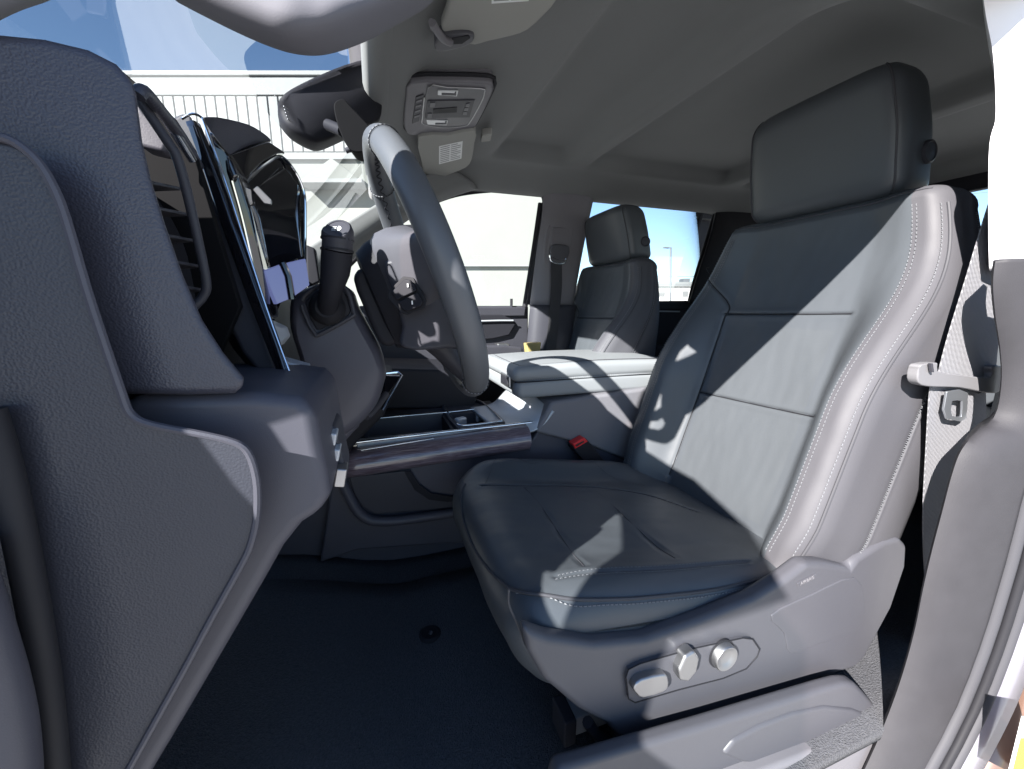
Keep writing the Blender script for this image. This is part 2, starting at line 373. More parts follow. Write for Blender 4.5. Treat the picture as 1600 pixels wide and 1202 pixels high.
# far side rail over the windows
e1 = pts('Y', 1.50, (700, 262), (800, 262), (900, 268), (1010, 275), (1130, 285)) + [Vector((2.1, 1.52, 1.27))]
e2 = pts('Y', 1.62, (745, 292), (845, 299), (920, 303), (1010, 309), (1120, 318)) + [Vector((2.1, 1.62, 1.24))]
em = [(a+b)/2 + Vector((0, .015, .015)) for a, b in zip(e1, e2)]
struct(patch('roof_rail', [e1, em, e2], HEAD, nu=5, nv=5, solid=.01))
# passenger side B-pillar: upper trim and lower trim
def strip(name, L, Rr, y0, bulge, m, **k):
    l = [at(p[0], p[1], 'Y', y0) for p in L]; r_ = [at(p[0], p[1], 'Y', y0) for p in Rr]
    mid = [(a+b)/2 - Vector((0, bulge, 0)) for a, b in zip(l, r_)]
    q1 = [a.lerp(b, .12) - Vector((0, bulge*.75, 0)) for a, b in zip(l, r_)]; q2 = [a.lerp(b, .88) - Vector((0, bulge*.75, 0)) for a, b in zip(l, r_)]
    return patch(name, [l, q1, mid, q2, r_], m, nu=4, nv=4, **k)
struct(strip('b_pillar', [(850, 290), (852, 330), (842, 400), (832, 480)], [(925, 290), (916, 330), (902, 400), (888, 480)], 1.63, .035, PILLAR, solid=.02))
struct(strip('b_pillar_lower_trim', [(833, 477), (829, 520), (826, 560), (822, 620)], [(893, 477), (888, 520), (884, 560), (880, 620)], 1.62, .035, MIDD, solid=.02))
# C-pillar, back wall, rear window
struct(strip('c_pillar', [(1122, 310), (1108, 370), (1092, 420), (1075, 475)], [(1260, 310), (1250, 370), (1235, 420), (1225, 475)], 1.63, .03, DARK, solid=.02))
bw = []
for (x, y0, y1, z0, z1) in ((2.12, .3, 1.7, .1, .90), (2.12, .3, .42, .90, 1.3), (2.12, 1.58, 1.7, .90, 1.3), (2.12, .42, 1.58, 1.225, 1.32)):
    struct(box('cab_back_wall', (x, (y0+y1)/2, (z0+z1)/2), (.05, y1-y0, z1-z0), DARK, bevel=.01))
tag(mk('rear_window', [(2.13, .4, .88), (2.13, 1.6, .88), (2.13, 1.6, 1.25), (2.13, .4, 1.25)], [[0, 1, 2, 3]], GL), 'rear cab window seen past the driver headrest', 'window')
# windshield
wsp = [[(.03, .40, 1.262), (-.16, .37, 1.09), (-.40, .34, .87)], [(-.02, .95, 1.28), (-.23, .95, 1.10), (-.49, .95, .88)], [(.03, 1.52, 1.225), (-.14, 1.55, 1.06), (-.38, 1.6, .86)]]
tag(patch('windshield', wsp, GLW, nu=6, nv=6, solid=0), 'raked windshield glass above the dashboard', 'windshield')

# ============================================================= FAR DOORS
pd = thing('front_passenger_door', 'front passenger door with dark trim and clear window', 'door', (.2, 1.66, .6))
mk('window_pane', pts('Y', 1.685, (480, 500), (480, 395), (560, 370), (660, 300), (850, 285), (850, 500)), [[0, 1, 2, 3, 4, 5]], GL, pd)
fr = pts('Y', 1.64, (520, 440), (575, 385), (640, 337), (676, 316), (720, 302), (780, 296), (838, 297), (849, 306), (850, 330), (838, 400), (825, 476))
tube('window_frame', fr, .011, RUBBER, pd, sm=5)
fr2 = pts('Y', 1.655, (845, 318), (833, 400), (820, 480)); tube('window_seal', fr2, .012, RUBBER, pd, sm=4)
plate('door_trim', pts('Y', 1.66, (560, 478), (826, 478), (824, 760), (560, 760)), (0, .05, 0), MIDD, pd, bevel=.008)
plate('upper_bolster', pts('Y', 1.645, (600, 481), (822, 480), (820, 494), (600, 497)), (0, .03, 0), MIDD, pd, bevel=.005)
plate('handle_bezel', pts('Y', 1.64, (745, 492), (785, 492), (800, 498), (806, 507), (796, 524), (770, 530), (745, 532)), (0, .03, 0), DARK, pd, bevel=.006)
tube('door_handle', pts('Y', 1.63, (745, 502), (780, 501), (802, 501)), .0035, SILVER, pd, seg=8)
plate('armrest', pts('Y', 1.57, (700, 541), (790, 539), (818, 543), (818, 570), (700, 572)), (0, .1, 0), MIDD, pd, bevel=.012)
box('window_switch', at(784, 541, 'Y', 1.6) + Vector((0, 0, .006)), (.05, .05, .012), SATIN, pd)
plate('map_pocket', pts('Y', 1.60, (640, 590), (820, 580), (818, 640), (640, 650)), (0, .06, 0), DARK, pd, bevel=.01)
tube('lock_knob', [at(799, 478, 'Y', 1.65), at(799, 467, 'Y', 1.65)], .006, RUBBER, pd)
dm = thing('door_mirror', 'pale passenger door mirror outside the window behind the steering wheel', 'mirror', at(575, 370, 'Y', 1.85))
plate('mirror_housing', pts('Y', 1.85, (543, 352), (600, 322), (612, 330), (612, 362), (570, 382), (543, 390)), (-.02, .16, 0), PILLAR, dm, bevel=.02, smooth_outline=3)
tube('mirror_arm', pts('Y', 1.8, (560, 412), (590, 392), (625, 372)), .02, PILLAR, dm)
rd = thing('rear_passenger_door', 'rear passenger door with dark trim below its window', 'door', (1.2, 1.66, .6))
mk('window_pane', pts('Y', 1.685, (895, 500), (905, 290), (1140, 305), (1080, 500)), [[0, 1, 2, 3]], GL, rd)
tube('window_frame', pts('Y', 1.64, (893, 470), (905, 400), (915, 330), (921, 306), (940, 301), (1020, 308), (1105, 316), (1119, 322), (1112, 350), (1085, 440), (1077, 472)), .010, RUBBER, rd, sm=5)
plate('door_trim', pts('Y', 1.66, (880, 472), (1250, 468), (1240, 760), (880, 760)), (0, .05, 0), DARK, rd, bevel=.008)
tube('window_sill_strip', pts('Y', 1.645, (1000, 486), (1062, 487)), .0035, SILVER, rd, seg=8)
plate('upper_bolster', pts('Y', 1.64, (900, 474), (1240, 470), (1240, 482), (900, 486)), (0, .03, 0), DARK, rd, bevel=.005)
plate('armrest', pts('Y', 1.57, (1000, 540), (1240, 540), (1240, 580), (1000, 580)), (0, .1, 0), DARK, rd, bevel=.012)
# rear bench, only its shadowed edge shows between the seats
rb = thing('rear_bench_seat', 'dark rear bench seat in shade behind the front seats', 'seat', (1.75, 1.0, .3))
box('cushion', (1.78, 1.0, .40), (.46, 1.28, .14), LEATHER, rb, bevel=.04, seg=5)
box('backrest', (2.03, 1.0, .68), (.12, 1.28, .46), LEATHER, rb, bevel=.04, seg=5)

# ============================================================= DRIVER DOOR (swung open, left of the frame)
dd = thing('driver_door', 'open driver door edge at the lower left corner', 'door', (-.27, .2, .5))
hx, hy = Vector((-.30, .215, 0)), Vector((-.80, -.655, 0))
dirv = (hy-hx).normalized(); nrmv = Vector((-dirv.y, dirv.x, 0))
def dp(s, z): return hx + dirv*s + Vector((0, 0, z))
plate('door_panel', [dp(0, .05), dp(1.0, .05), dp(1.0, .84), dp(0, .83)], nrmv*.02, PANEL, dd, bevel=.02)
tube('window_frame', [dp(.02, .84), dp(.28, 1.12), dp(.36, 1.17)], .02, RUBBER, dd, sm=4)
mk('window_pane', [dp(.03, .84), dp(.3, 1.12), dp(.42, 1.21), dp(.9, 1.23), dp(.98, .84)], [[0, 1, 2, 3, 4]], GL, dd)
plate('shade_panel_front', [dp(-.02, .82), dp(.16, .835), dp(.105, .860), dp(.06, .90), dp(.04, .975), dp(-.02, .975)], nrmv*.03, PANEL, dd, bevel=.004)  # unseen panel, outline cut to leave a sunlit triangle on the dash end
plate('shade_panel_upper', [dp(-.02, .968), dp(.49, .968), dp(.78, 1.23), dp(.60, 1.25), dp(.30, 1.19), dp(-.02, 1.08)], nrmv*.03, PANEL, dd, bevel=.008)  # oversized unseen panel, shaped to shade the cushion and seat shield
plate('shade_panel_mid', [dp(.30, .82), dp(.45, .82), dp(.49, .975), dp(.30, .975)], nrmv*.028, PANEL, dd, bevel=.004)  # added out of view to block sun below the upper panel
# edge of the door shell that shows at the lower left
tube('door_edge', pts('Y', .24, (-70, 860), (-45, 940), (-26, 1010), (-8, 1080), (4, 1150), (9, 1230), (9, 1330)), lambda t: .010 + .004*t, PANEL, dd, sm=5, seg=14)
# ============================================================= DASHBOARD
da = thing('dashboard', 'dark grained dashboard end with air vent and glossy instrument hood', 'dashboard', (-.2, .3, .8))
# body behind the end cap (top pad and face, right across the cab)
prof = [(-.42, .84), (-.38, .88), (-.26, .905), (-.18, .90), (-.15, .86), (-.145, .78), (-.14, .70), (-.15, .60), (-.30, .50), (-.42, .50)]
loft('dash_body', [[Vector((x - .0, y, z - (.04 if y > .9 else 0) * ss(.7, .9, z))) for x, z in cr2] for y, cr2 in [(yy, [(v.x, v.y) for v in cr([Vector((a, b, 0)) for a, b in prof], 4, True)]) for yy in (.345, .5, .8, .95, 1.2, 1.64)]], DARK, da)
# end trim (grained) round the vent
B = pts('Y', .292, (-120, 40), (0, 48), (70, 55), (140, 72), (185, 95), (215, 128), (219, 165), (226, 220), (240, 280), (262, 350), (290, 430), (320, 500), (352, 550), (385, 590), (389, 607), (370, 617), (300, 619), (200, 618), (-120, 560))
plate('end_trim', B, (-.048, .075, 0), DASH, da, bevel=.006, seg=5)
tube('top_pad_edge', ptsY((215, 150, .33), (225, 143, .335), (250, 172, .36), (282, 212, .40), (310, 260, .44)), .004, DASH, da, sm=4)
tube('trim_strip', ptsY((218, 140, .345), (232, 152, .36), (262, 190, .385), (300, 250, .41)), .0035, CHROME, da, sm=5, seg=10)
# fuse cover panel, in front of the trim
A = pts('Y', .272, (-160, 190), (-40, 208), (0, 214), (30, 221), (52, 233), (76, 255), (98, 290), (118, 340), (150, 450), (176, 530), (203, 610), (214, 640), (230, 655), (262, 665), (330, 678), (378, 690), (398, 705), (409, 735), (413, 770), (411, 810), (403, 845), (390, 875), (340, 965), (300, 1040), (250, 1130), (200, 1220), (120, 1360), (-160, 1360))
plate('access_cover', A, (-.02, .018, 0), COVER, da, bevel=.0045, seg=4)
tube('cover_bead', [p - Vector((.0035, .001, .0)) for p in cr(A[2:-2], 3)], .0022, PANEL, da, seg=8)
# lower knee panel with shelf
Kp = pts('Y', .30, (190, 618), (300, 617), (400, 615), (468, 622), (492, 640), (500, 690), (512, 745), (516, 775), (505, 800), (470, 822), (440, 860), (415, 905), (360, 1000), (290, 1120), (230, 1220), (140, 1360), (90, 1360), (100, 900))
plate('knee_panel', Kp, (0, .16, 0), PANEL, da, bevel=.018, seg=6)
# vent: dark cavity, frame and vanes
plate('vent_cavity', ptsY((190, 110, .42), (225, 140, .42), (268, 180, .42), (300, 230, .42), (375, 480, .42), (340, 560, .42), (200, 560, .42)), (0, .01, 0), BLACK, da, bevel=.001)
tube('vent_frame', ptsY((214, 150, .355), (262, 222, .36), (276, 245, .362), (292, 300, .365), (308, 370, .367), (322, 440, .369), (318, 462, .37), (304, 478, .368), (286, 500, .365)), .0032, MIDD, da, sm=4, seg=10)
plate('vent_shroud', ptsY((208, 150, .385), (224, 172, .385), (250, 200, .385), (262, 225, .385), (256, 238, .385), (230, 232, .385), (212, 226, .385)), (0, .02, 0), PANEL, da, bevel=.003)
for (x0, y0, x1, y1) in ((247, 284, 283, 293), (259, 325, 294, 333), (271, 367, 304, 374), (283, 408, 312, 414), (295, 447, 318, 451)):
    a, b = at(x0-12, y0-2, 'Y', .345), at(x1+2, y1, 'Y', .395)
    c = at(x0-12, y0+2, 'Y', .345)
    plate('vent_vane', [a, b, b + Vector((0, .0, -.0022)), a + Vector((0, 0, -.0022))], (-.03, .0, -.004), MIDD, da, bevel=.0005)
# glossy post between vent and hood
post = ptsY((262, 190, .458), (284, 176, .458), (300, 180, .458), (318, 260, .452), (350, 350, .446), (390, 460, .436), (440, 600, .424), (425, 605, .424), (380, 550, .43), (340, 470, .436), (300, 350, .446), (262, 235, .456))
plate('bezel_post', post, (-.02, .04, 0), MIDD, da, bevel=.003)

patch('gloss_strip', [ptsY((290, 190, .452), (315, 260, .446), (345, 350, .438), (385, 460, .428), (420, 550, .418), (448, 620, .408)), ptsY((302, 188, .449), (330, 262, .443), (362, 352, .435), (402, 462, .425), (432, 545, .416), (458, 622, .406)), ptsY((313, 194, .452), (342, 264, .446), (374, 354, .438), (412, 464, .428), (440, 540, .418), (464, 624, .408))], GLOSS, da, nu=5, nv=5, solid=.006)
tube('chrome_edge', ptsY((284, 186, .445), (300, 178, .444), (315, 184, .444), (322, 200, .442), (351, 280, .436), (390, 400, .426), (427, 512, .416), (468, 622, .40)), .0011, CHROME, da, sm=4, seg=8)
# second dark column of the cluster surround
plate('cluster_side', ptsY((322, 195, .45), (352, 235, .45), (372, 270, .46), (392, 330, .46), (410, 420, .47), (425, 500, .47), (400, 500, .47), (370, 420, .46), (345, 330, .45), (325, 260, .45)), (0, .04, 0), GLOSS, da, bevel=.006)
plate('light_pipe', ptsY((352, 240, .445), (362, 250, .445), (372, 275, .445), (362, 280, .445), (355, 262, .445)), (0, .006, 0), GLOSS, da, bevel=.002)
tube('chrome_edge', ptsY((362, 282, .455), (378, 340, .46), (396, 420, .465), (412, 500, .47), (424, 520, .475)), .0016, CHROME, da, sm=4, seg=8)
# instrument hood: padded top, gloss fascia, chrome-edged screen housing
vdir = Vector((-.035, .12, .02))
plate('hood_pad', cr(ptsY((318, 184, .50), (345, 184, .50), (387, 194, .52), (412, 208, .55), (424, 220, .57), (412, 222, .56), (383, 231, .53), (356, 243, .50), (340, 222, .49), (326, 200, .49)), 3, True), vdir, DASH, da, bevel=.003, seg=3)
plate('hood_fascia', cr(ptsY((354, 247, .50), (383, 233, .52), (416, 222, .55), (430, 228, .565), (446, 240, .575), (434, 240, .56), (408, 256, .53), (387, 276, .50), (366, 284, .49)), 3, True), vdir, GLOSS, da, bevel=.002)
hs = ptsY((376, 292, .50), (400, 268, .52), (425, 248, .56), (440, 244, .58), (458, 262, .60), (474, 292, .61), (478, 330, .61), (477, 420, .61), (476, 445, .61), (440, 470, .56), (420, 520, .53), (398, 440, .50), (380, 360, .50))
hs2 = [p + Vector((-.05, .02, 0)) for p in hs]
loft('cluster_housing', [cr(hs, 3, True), cr(hs2, 3, True)], GLOSS, da)
tube('chrome_rim', cr(ptsY((420, 515, .522), (398, 430, .492), (380, 350, .492), (377, 300, .492), (400, 270, .512), (425, 250, .552), (440, 245, .572), (458, 264, .592), (473, 294, .602), (477, 330, .602), (476, 440, .602)), 4), .0017, CHROME, da, seg=8)
inn = ptsY((384, 300, .512), (440, 262, .575), (470, 300, .607), (471, 400, .607), (410, 425, .512), (392, 370, .50))
plate('cluster_glass', [p + Vector((.004, 0, 0)) for p in inn], (-.004, .0, 0), GLOSS, da, bevel=.001)
plate('cluster_reveal', ptsY((394, 296, .50), (402, 290, .50), (424, 312, .51), (424, 320, .51), (412, 318, .508)), (.0, .004, 0), SATIN, da, bevel=.001)
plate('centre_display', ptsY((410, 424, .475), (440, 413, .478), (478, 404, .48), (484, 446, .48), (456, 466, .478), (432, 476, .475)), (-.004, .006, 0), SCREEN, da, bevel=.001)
tube('display_divider', ptsY((441, 411, .468), (450, 432, .468), (456, 468, .468)), .0035, GLOSS, da, seg=8)
plate('side_vent', ptsY((477, 382, .70), (492, 388, .70), (500, 440, .70), (480, 450, .70)), (0, .02, 0), DARK, da, bevel=.003)
# headlamp switch and small block under it
plate('headlamp_switch', ptsY((399, 505, .44), (412, 500, .46), (440, 512, .48), (446, 528, .48), (436, 540, .47), (424, 548, .46), (408, 530, .44)), (0, .03, 0), SILVER, da, bevel=.004)
box('dimmer_switch', at(458, 578, 'Y', .46), (.026, .03, .018), SILVER, da, rot=Matrix.Rotation(R(20), 3, 'Y'), bevel=.002)
box('switch_slot', at(452, 588, 'Y', .444), (.004, .004, .004), GLOSS, da, bevel=.001)
# switch block on the knee panel's right edge
plate('brake_switch_bezel', ptsY((506, 668, .37), (519, 663, .37), (526, 672, .37), (541, 735, .37), (541, 752, .37), (534, 762, .37), (521, 758, .37)), (0, .05, 0), MIDD, da, bevel=.004)
for k, (x, y) in enumerate(((519, 682), (524, 706))): box('rocker', at(x, y, 'Y', .366), (.008, .02, .011), SILVER, da, rot=Matrix.Rotation(R(12), 3, 'Y'), bevel=.0015)
box('rocker', at(533, 741, 'Y', .366), (.009, .02, .017), SATIN, da, rot=Matrix.Rotation(R(12), 3, 'Y'), bevel=.0015)
# centre stack below the dash
plate('centre_stack', pts('Y', .93, (520, 560), (590, 590), (622, 600), (600, 650), (560, 690), (535, 720), (480, 700)), (0, .30, 0), DARK, da, bevel=.01)
tube('radio_bezel', ptsY((597, 640, .86), (628, 586, .86), (622, 582, .88), (598, 584, .88)), .003, CHROME, da, seg=8)
plate('radio_panel', ptsY((590, 640, .865), (626, 588, .865), (600, 587, .88), (585, 600, .88)), (0, .02, 0), GLOSS, da, bevel=.001)
plate('glovebox', pts('Y', 1.25, (560, 575), (760, 580), (740, 640), (560, 640)), (0, .3, 0), DARK, da, bevel=.01)
# kick panel under the dash by the tunnel
kick = struct(plate('footwell_wall', pts('Y', 1.0, (380, 780), (560, 760), (730, 760), (740, 870), (560, 890), (395, 925), (330, 925)), (0, .03, 0), PANEL, bevel=.004))
fw_ = struct(box('firewall', (-.62, .66, .42), (.04, .72, .7), CARPET))

# ============================================================= STEERING COLUMN
sc_ = thing('steering_column', 'grey steering column shroud with square stalk boot', 'steering column', (-.05, .6, .7))
col0 = [(448, 468), (462, 453), (490, 443), (520, 440), (545, 450), (556, 478), (575, 515), (594, 550), (604, 580), (602, 600), (588, 640), (560, 672), (532, 690), (510, 690), (490, 660), (474, 610), (462, 560), (447, 510)]
base = pts('Y', .585, *col0); cen = sum(base, Vector())/len(base)
rings = []
for dy, s in ((.0, .80), (.004, .88), (.012, .95), (.03, 1.0), (.07, 1.0), (.13, 1.0), (.16, .95), (.175, .8)):
    rings.append([cen + (p-cen)*s + Vector((0, dy, 0)) for p in cr(base, 3, True)])
loft('shroud', rings, PANEL, sc_)
plate('lower_shroud', pts('Y', .63, (478, 600), (590, 600), (560, 670), (528, 705), (490, 750), (460, 760), (470, 700)), (0, .12, 0), PANEL, sc_, bevel=.02)
tube('boot_frame', cr(pts('Y', .581, (472, 470), (492, 450), (520, 443), (541, 452), (552, 486), (548, 496), (500, 522), (492, 521), (480, 500)), 4, True), .0028, MIDD, sc_, seg=8)
plate('boot_plate', pts('Y', .581, (476, 472), (494, 454), (520, 447), (538, 455), (548, 484), (545, 493), (500, 516), (494, 515), (484, 498)), (0, .01, 0), DARK, sc_, bevel=.003)
disc('boot', at(512, 482, 'Y', .581), (.0, -1, .1), [(.022, -.004), (.022, .004), (.017, .012), (.013, .016)], RUBBER, sc_)
tube('tilt_lever', ptsY((604, 615, .70), (585, 640, .68), (572, 652, .66)), .006, MIDD, sc_)
stk = thing('turn_signal_stalk', 'black turn signal stalk with round end button left of the steering wheel', 'stalk', at(512, 482, 'Y', .57))
SP = ptsY((512, 484, .575), (513, 472, .56), (518, 450, .545), (524, 425, .54), (526, 404, .538), (527, 392, .536))
tube('lever', SP, [.0125, .0125, .0135, .0165, .0175, .0175], DARK, stk, seg=18)
tube('twist_collar', ptsY((527, 391, .536), (528, 376, .534)), [.0172, .0172], MIDD, stk, seg=20)
tube('collar_ring', ptsY((527, 393, .536), (527, 390, .536)), [.0186, .0186], RUBBER, stk, seg=20)
tube('collar_ring', ptsY((527.5, 376, .534), (527.5, 373, .534)), [.0186, .0186], RUBBER, stk, seg=20)
endc = at(528, 361, 'Y', .53); cn = (Vector((-.25, -.75, .62))).normalized()
tube('end_cap', [at(527.7, 374, 'Y', .534), at(528, 366, 'Y', .532), endc], [.0182, .018, .0165], MIDD, stk, seg=22)
disc('end_button', endc, cn, [(.0165, -.006), (.0165, .001), (.0150, .0032), (.0125, .0036), (.0122, .0028), (.0, .0032)], MIDD, stk, seg=26)
a_ = cn.orthogonal().normalized(); ux = (rt - cn*rt.dot(cn)).normalized(); uy = cn.cross(ux) * (1 if cn.cross(ux).z > 0 else -1)
ic = endc + cn*.0036
ico = [ic + ux*(-.0045+.0035*math.cos(q))*-1 + uy*.0035*math.sin(q) for q in [R(-90 + 180*k/8) for k in range(9)]]
V = []; Fc = []
def iconpoly(P):
    k = len(V); V.extend(P); Fc.append(list(range(k, k+len(P))))
iconpoly([ic + ux*(.0010+.0042*math.cos(q)) + uy*.0040*math.sin(q) for q in [R(-90+180*k/8) for k in range(9)]])
for k in (-1, 0, 1): iconpoly([ic + ux*x + uy*(.0026*k + yy) for x, yy in ((-.0058, -.0005), (-.0008, -.0005), (-.0008, .0005), (-.0058, .0005))])
mk('lamp_symbol', V, Fc, PAPER, stk, smooth=False)

# ============================================================= STEERING WHEEL
WC = Vector((.08, .66, .85)); th = R(20); TT = Vector((-math.sin(th), 0, math.cos(th))); NN = Vector((math.cos(th), 0, math.sin(th))); YY = Vector((0, 1, 0))
sw = thing('steering_wheel', 'leather wrapped steering wheel seen from its side', 'steering wheel', WC)
RW = .19
def wp(y, t, n): return WC + YY*y + TT*t + NN*n
def rimpt(a, r_=RW, n=0): return wp(-math.cos(a)*r_, math.sin(a)*r_, n)
rings = []
for k in range(96):
    a = 2*math.pi*k/96; cen = rimpt(a); rad = (cen-WC).normalized(); th_ = .0175 + .0022*(abs(math.cos(a)))
    rings.append([cen + rad*math.cos(q)*th_*.93 + NN*math.sin(q)*th_ for q in [2*math.pi*j/24 for j in range(24)]])
V = [p for r_ in rings for p in r_]; Fc = [[i*24+j, i*24+(j+1) % 24, ((i+1) % 96)*24+(j+1) % 24, ((i+1) % 96)*24+j] for i in range(96) for j in range(24)]
mk('rim', V, Fc, WHEEL, sw)
for a in (R(58), R(122), R(-62), R(-118)):          # seam rings of the leather wrap
    cen = rimpt(a); rad = (cen-WC).normalized(); Q = [cen + rad*math.cos(q)*.0188 + NN*math.sin(q)*.0196 for q in [2*math.pi*j/40 for j in range(41)]]
    tube('wrap_seam', Q, .0008, RUBBER, sw, seg=6)
    stitches('stitching', [p + (rad*0 + YY*0) for p in Q], sw, ln=.003, gap=.002, m=THREAD, nrm=(-.7, -.6, .1))
Q = [rimpt(a, RW-.0165, -.004 + .003*math.sin(a*60)) for a in [R(d*.5) for d in range(100, 500)]]
tube('inner_lacing', Q, .0012, RUBBER, sw, seg=5)
# hub: airbag module back shell and spokes
def sup(ry, rt_, e=3.0, n=36, off=(0, 0)):
    out = []
    for j in range(n):
        q = 2*math.pi*j/n; c_, s_ = math.cos(q), math.sin(q)
        out.append((off[0] + ry*math.copysign(abs(c_)**(2/e), c_), off[1] + rt_*math.copysign(abs(s_)**(2/e), s_)))
    return out
rings = [[wp(y, t, n) for y, t in sup(a, b, 3.2, off=(0, -.012))] for n, a, b in ((-.088, .062, .062), (-.085, .075, .074), (-.07, .085, .082), (-.045, .09, .088), (-.012, .094, .090), (.004, .088, .086), (.012, .07, .07))]
loft('hub_shell', rings, DARK, sw)
# side spokes (near one carries the rear audio keys), lower spokes
def spoke(name, path, m):
    rings = []
    for (y, t, n, wy, wt) in path:      # centre and half sizes: along t and along n
        rings.append([wp(y, t + wt*c_, n + wy*s_) for c_, s_ in [(math.copysign(abs(math.cos(q))**.6, math.cos(q)), math.copysign(abs(math.sin(q))**.6, math.sin(q))) for q in [2*math.pi*j/20 for j in range(20)]]])
    return loft(name, rings, m, sw)
spoke('spoke', [(-.06, .0, -.035, .036, .075), (-.09, .0, -.03, .034, .068), (-.12, .005, -.02, .026, .05), (-.15, .01, -.008, .015, .036), (-.182, .012, 0, .01, .03)], SHIELD)
spoke('spoke', [(.06, .0, -.03, .03, .07), (.10, .0, -.025, .028, .06), (.14, .005, -.012, .018, .04), (.182, .012, 0, .01, .03)], MIDD)
def lspoke(y0, y1):
    rings = []
    for t, k, wy, wn in ((-.05, 0, .035, .035), (-.09, .2, .028, .03), (-.13, .6, .022, .02), (-.182, 1, .018, .010)):
        y = y0 + (y1-y0)*k; n = -.03*(1-k)
        rings.append([wp(y + wy*math.cos(q), t, n + wn*math.sin(q)) for q in [2*math.pi*j/16 for j in range(16)]])
    return loft('spoke', rings, MIDD, sw)
lspoke(-.035, -.05); lspoke(.035, .05)
plate('hub_side', cr(ptsY((551, 432, .60), (572, 416, .60), (600, 408, .60), (612, 440, .60), (630, 505, .60), (626, 532, .60), (602, 543, .60), (585, 520, .60), (568, 480, .60)), 2, True), (.0, .10, 0), DARK, sw, bevel=.008, seg=5)
plate('spoke_cover', cr(ptsY((598, 408, .55), (640, 399, .54), (668, 398, .53), (690, 425, .52), (712, 465, .515), (728, 505, .515), (735, 545, .52), (700, 545, .53), (650, 548, .54), (622, 538, .55), (628, 510, .55), (612, 455, .55)), 2, True), (.008, .05, 0), MIDD, sw, bevel=.007, seg=5)
plate('key_bezel', ptsY((606, 456, .537), (630, 432, .527), (646, 434, .522), (667, 470, .511), (664, 482, .512), (637, 492, .524), (626, 489, .53), (606, 466, .537)), (0, .006, 0), RUBBER, sw, bevel=.001)
for kk in (ptsY((611, 457, .530), (633, 436, .520), (643, 438, .515), (652, 454, .510), (620, 469, .526)), ptsY((622, 472, .525), (653, 457, .509), (661, 471, .505), (658, 478, .506), (637, 487, .518), (629, 484, .522))):
    plate('audio_key', kk, (0, .006, 0), DARK, sw, bevel=.0016)
for (x, y, yy) in ((637, 446, .5155), (644, 473, .5125)): box('key_mark', at(x, y, 'Y', yy), (.0016, .001, .0045), PAPER, sw, bevel=0)
# ============================================================= CENTRE CONSOLE
cc = thing('center_console', 'grey centre console with padded armrest, dark wood trim and cup holder', 'console', (.3, 1.1, .14))
DZ = .488
# side panel below the trim, running back beside the seat
plate('side_panel', ptsY((520, 742, .965), (700, 715, .965), (830, 690, .965), (862, 640, .965), (1040, 612, .965), (1120, 640, .965), (1110, 840, .965), (700, 850, .965), (560, 860, .965), (500, 880, .965)), (0, .3, 0), PANEL, cc, bevel=.006)
# carved storage pocket in the side panel
pk = ptsY((545, 746, .957), (640, 735, .957), (655, 758, .957), (672, 772, .957), (705, 778, .957), (745, 773, .957), (745, 790, .957), (690, 796, .957), (585, 804, .957), (566, 792, .957), (553, 772, .957))
plate('storage_pocket', pk, (0, .006, 0), MIDD, cc, bevel=.003)
plate('pocket_recess', ptsY((632, 738, .954), (642, 736, .954), (655, 757, .954), (674, 771, .954), (704, 776, .954), (740, 771, .954), (740, 778, .954), (700, 785, .954), (670, 781, .954), (648, 766, .954)), (0, .004, 0), DARK, cc, bevel=.001)
tube('pocket_lip', cr(ptsY((527, 735, .955), (545, 775, .952), (566, 806, .95), (600, 815, .948), (680, 806, .946), (745, 796, .945)), 5), lambda t: .012, PANEL, cc, seg=12)
# upper shoulder under the armrest
plate('armrest_bin', ptsY((836, 676, .95), (862, 628, .95), (1015, 606, .95), (1060, 640, .95), (1030, 740, .95), (930, 700, .95)), (0, .34, 0), PILLAR, cc, bevel=.01)
# wood trim: rounded section swept along the console
sec = [(.995, .488), (.975, .489), (.952, .485), (.936, .474), (.929, .458), (.931, .442), (.943, .429), (.965, .427)]
sec = [(v.x, v.y) for v in cr([Vector((a, b, 0)) for a, b in sec], 4)]
rings = []
for k in range(13):
    t = k/12; x = -.10 + (.372+.10)*t
    lift = -.018*(1-t); rings.append([Vector((x - (.05*(.49-z) if k == 12 else 0), y, z + lift)) for y, z in sec])
rings.append([(p - Vector((0, .96, .468)))*1.0 + Vector((0, .963, .466)) for p in rings[-1]])
loft('wood_trim', rings, WOOD, cc, closed=False, caps=False, solid=.004)
tube('trim_chrome', [Vector((-.06, .982, DZ-.004)), Vector((.15, .982, DZ)), Vector((.40, .975, DZ+.006)), Vector((.42, .99, DZ+.01))], .0036, CHROME, cc, sm=4)
tube('trim_chrome', [Vector((-.05, .955, DZ-.016)), Vector((.12, .957, DZ-.006))], .0012, CHROME, cc, sm=4)
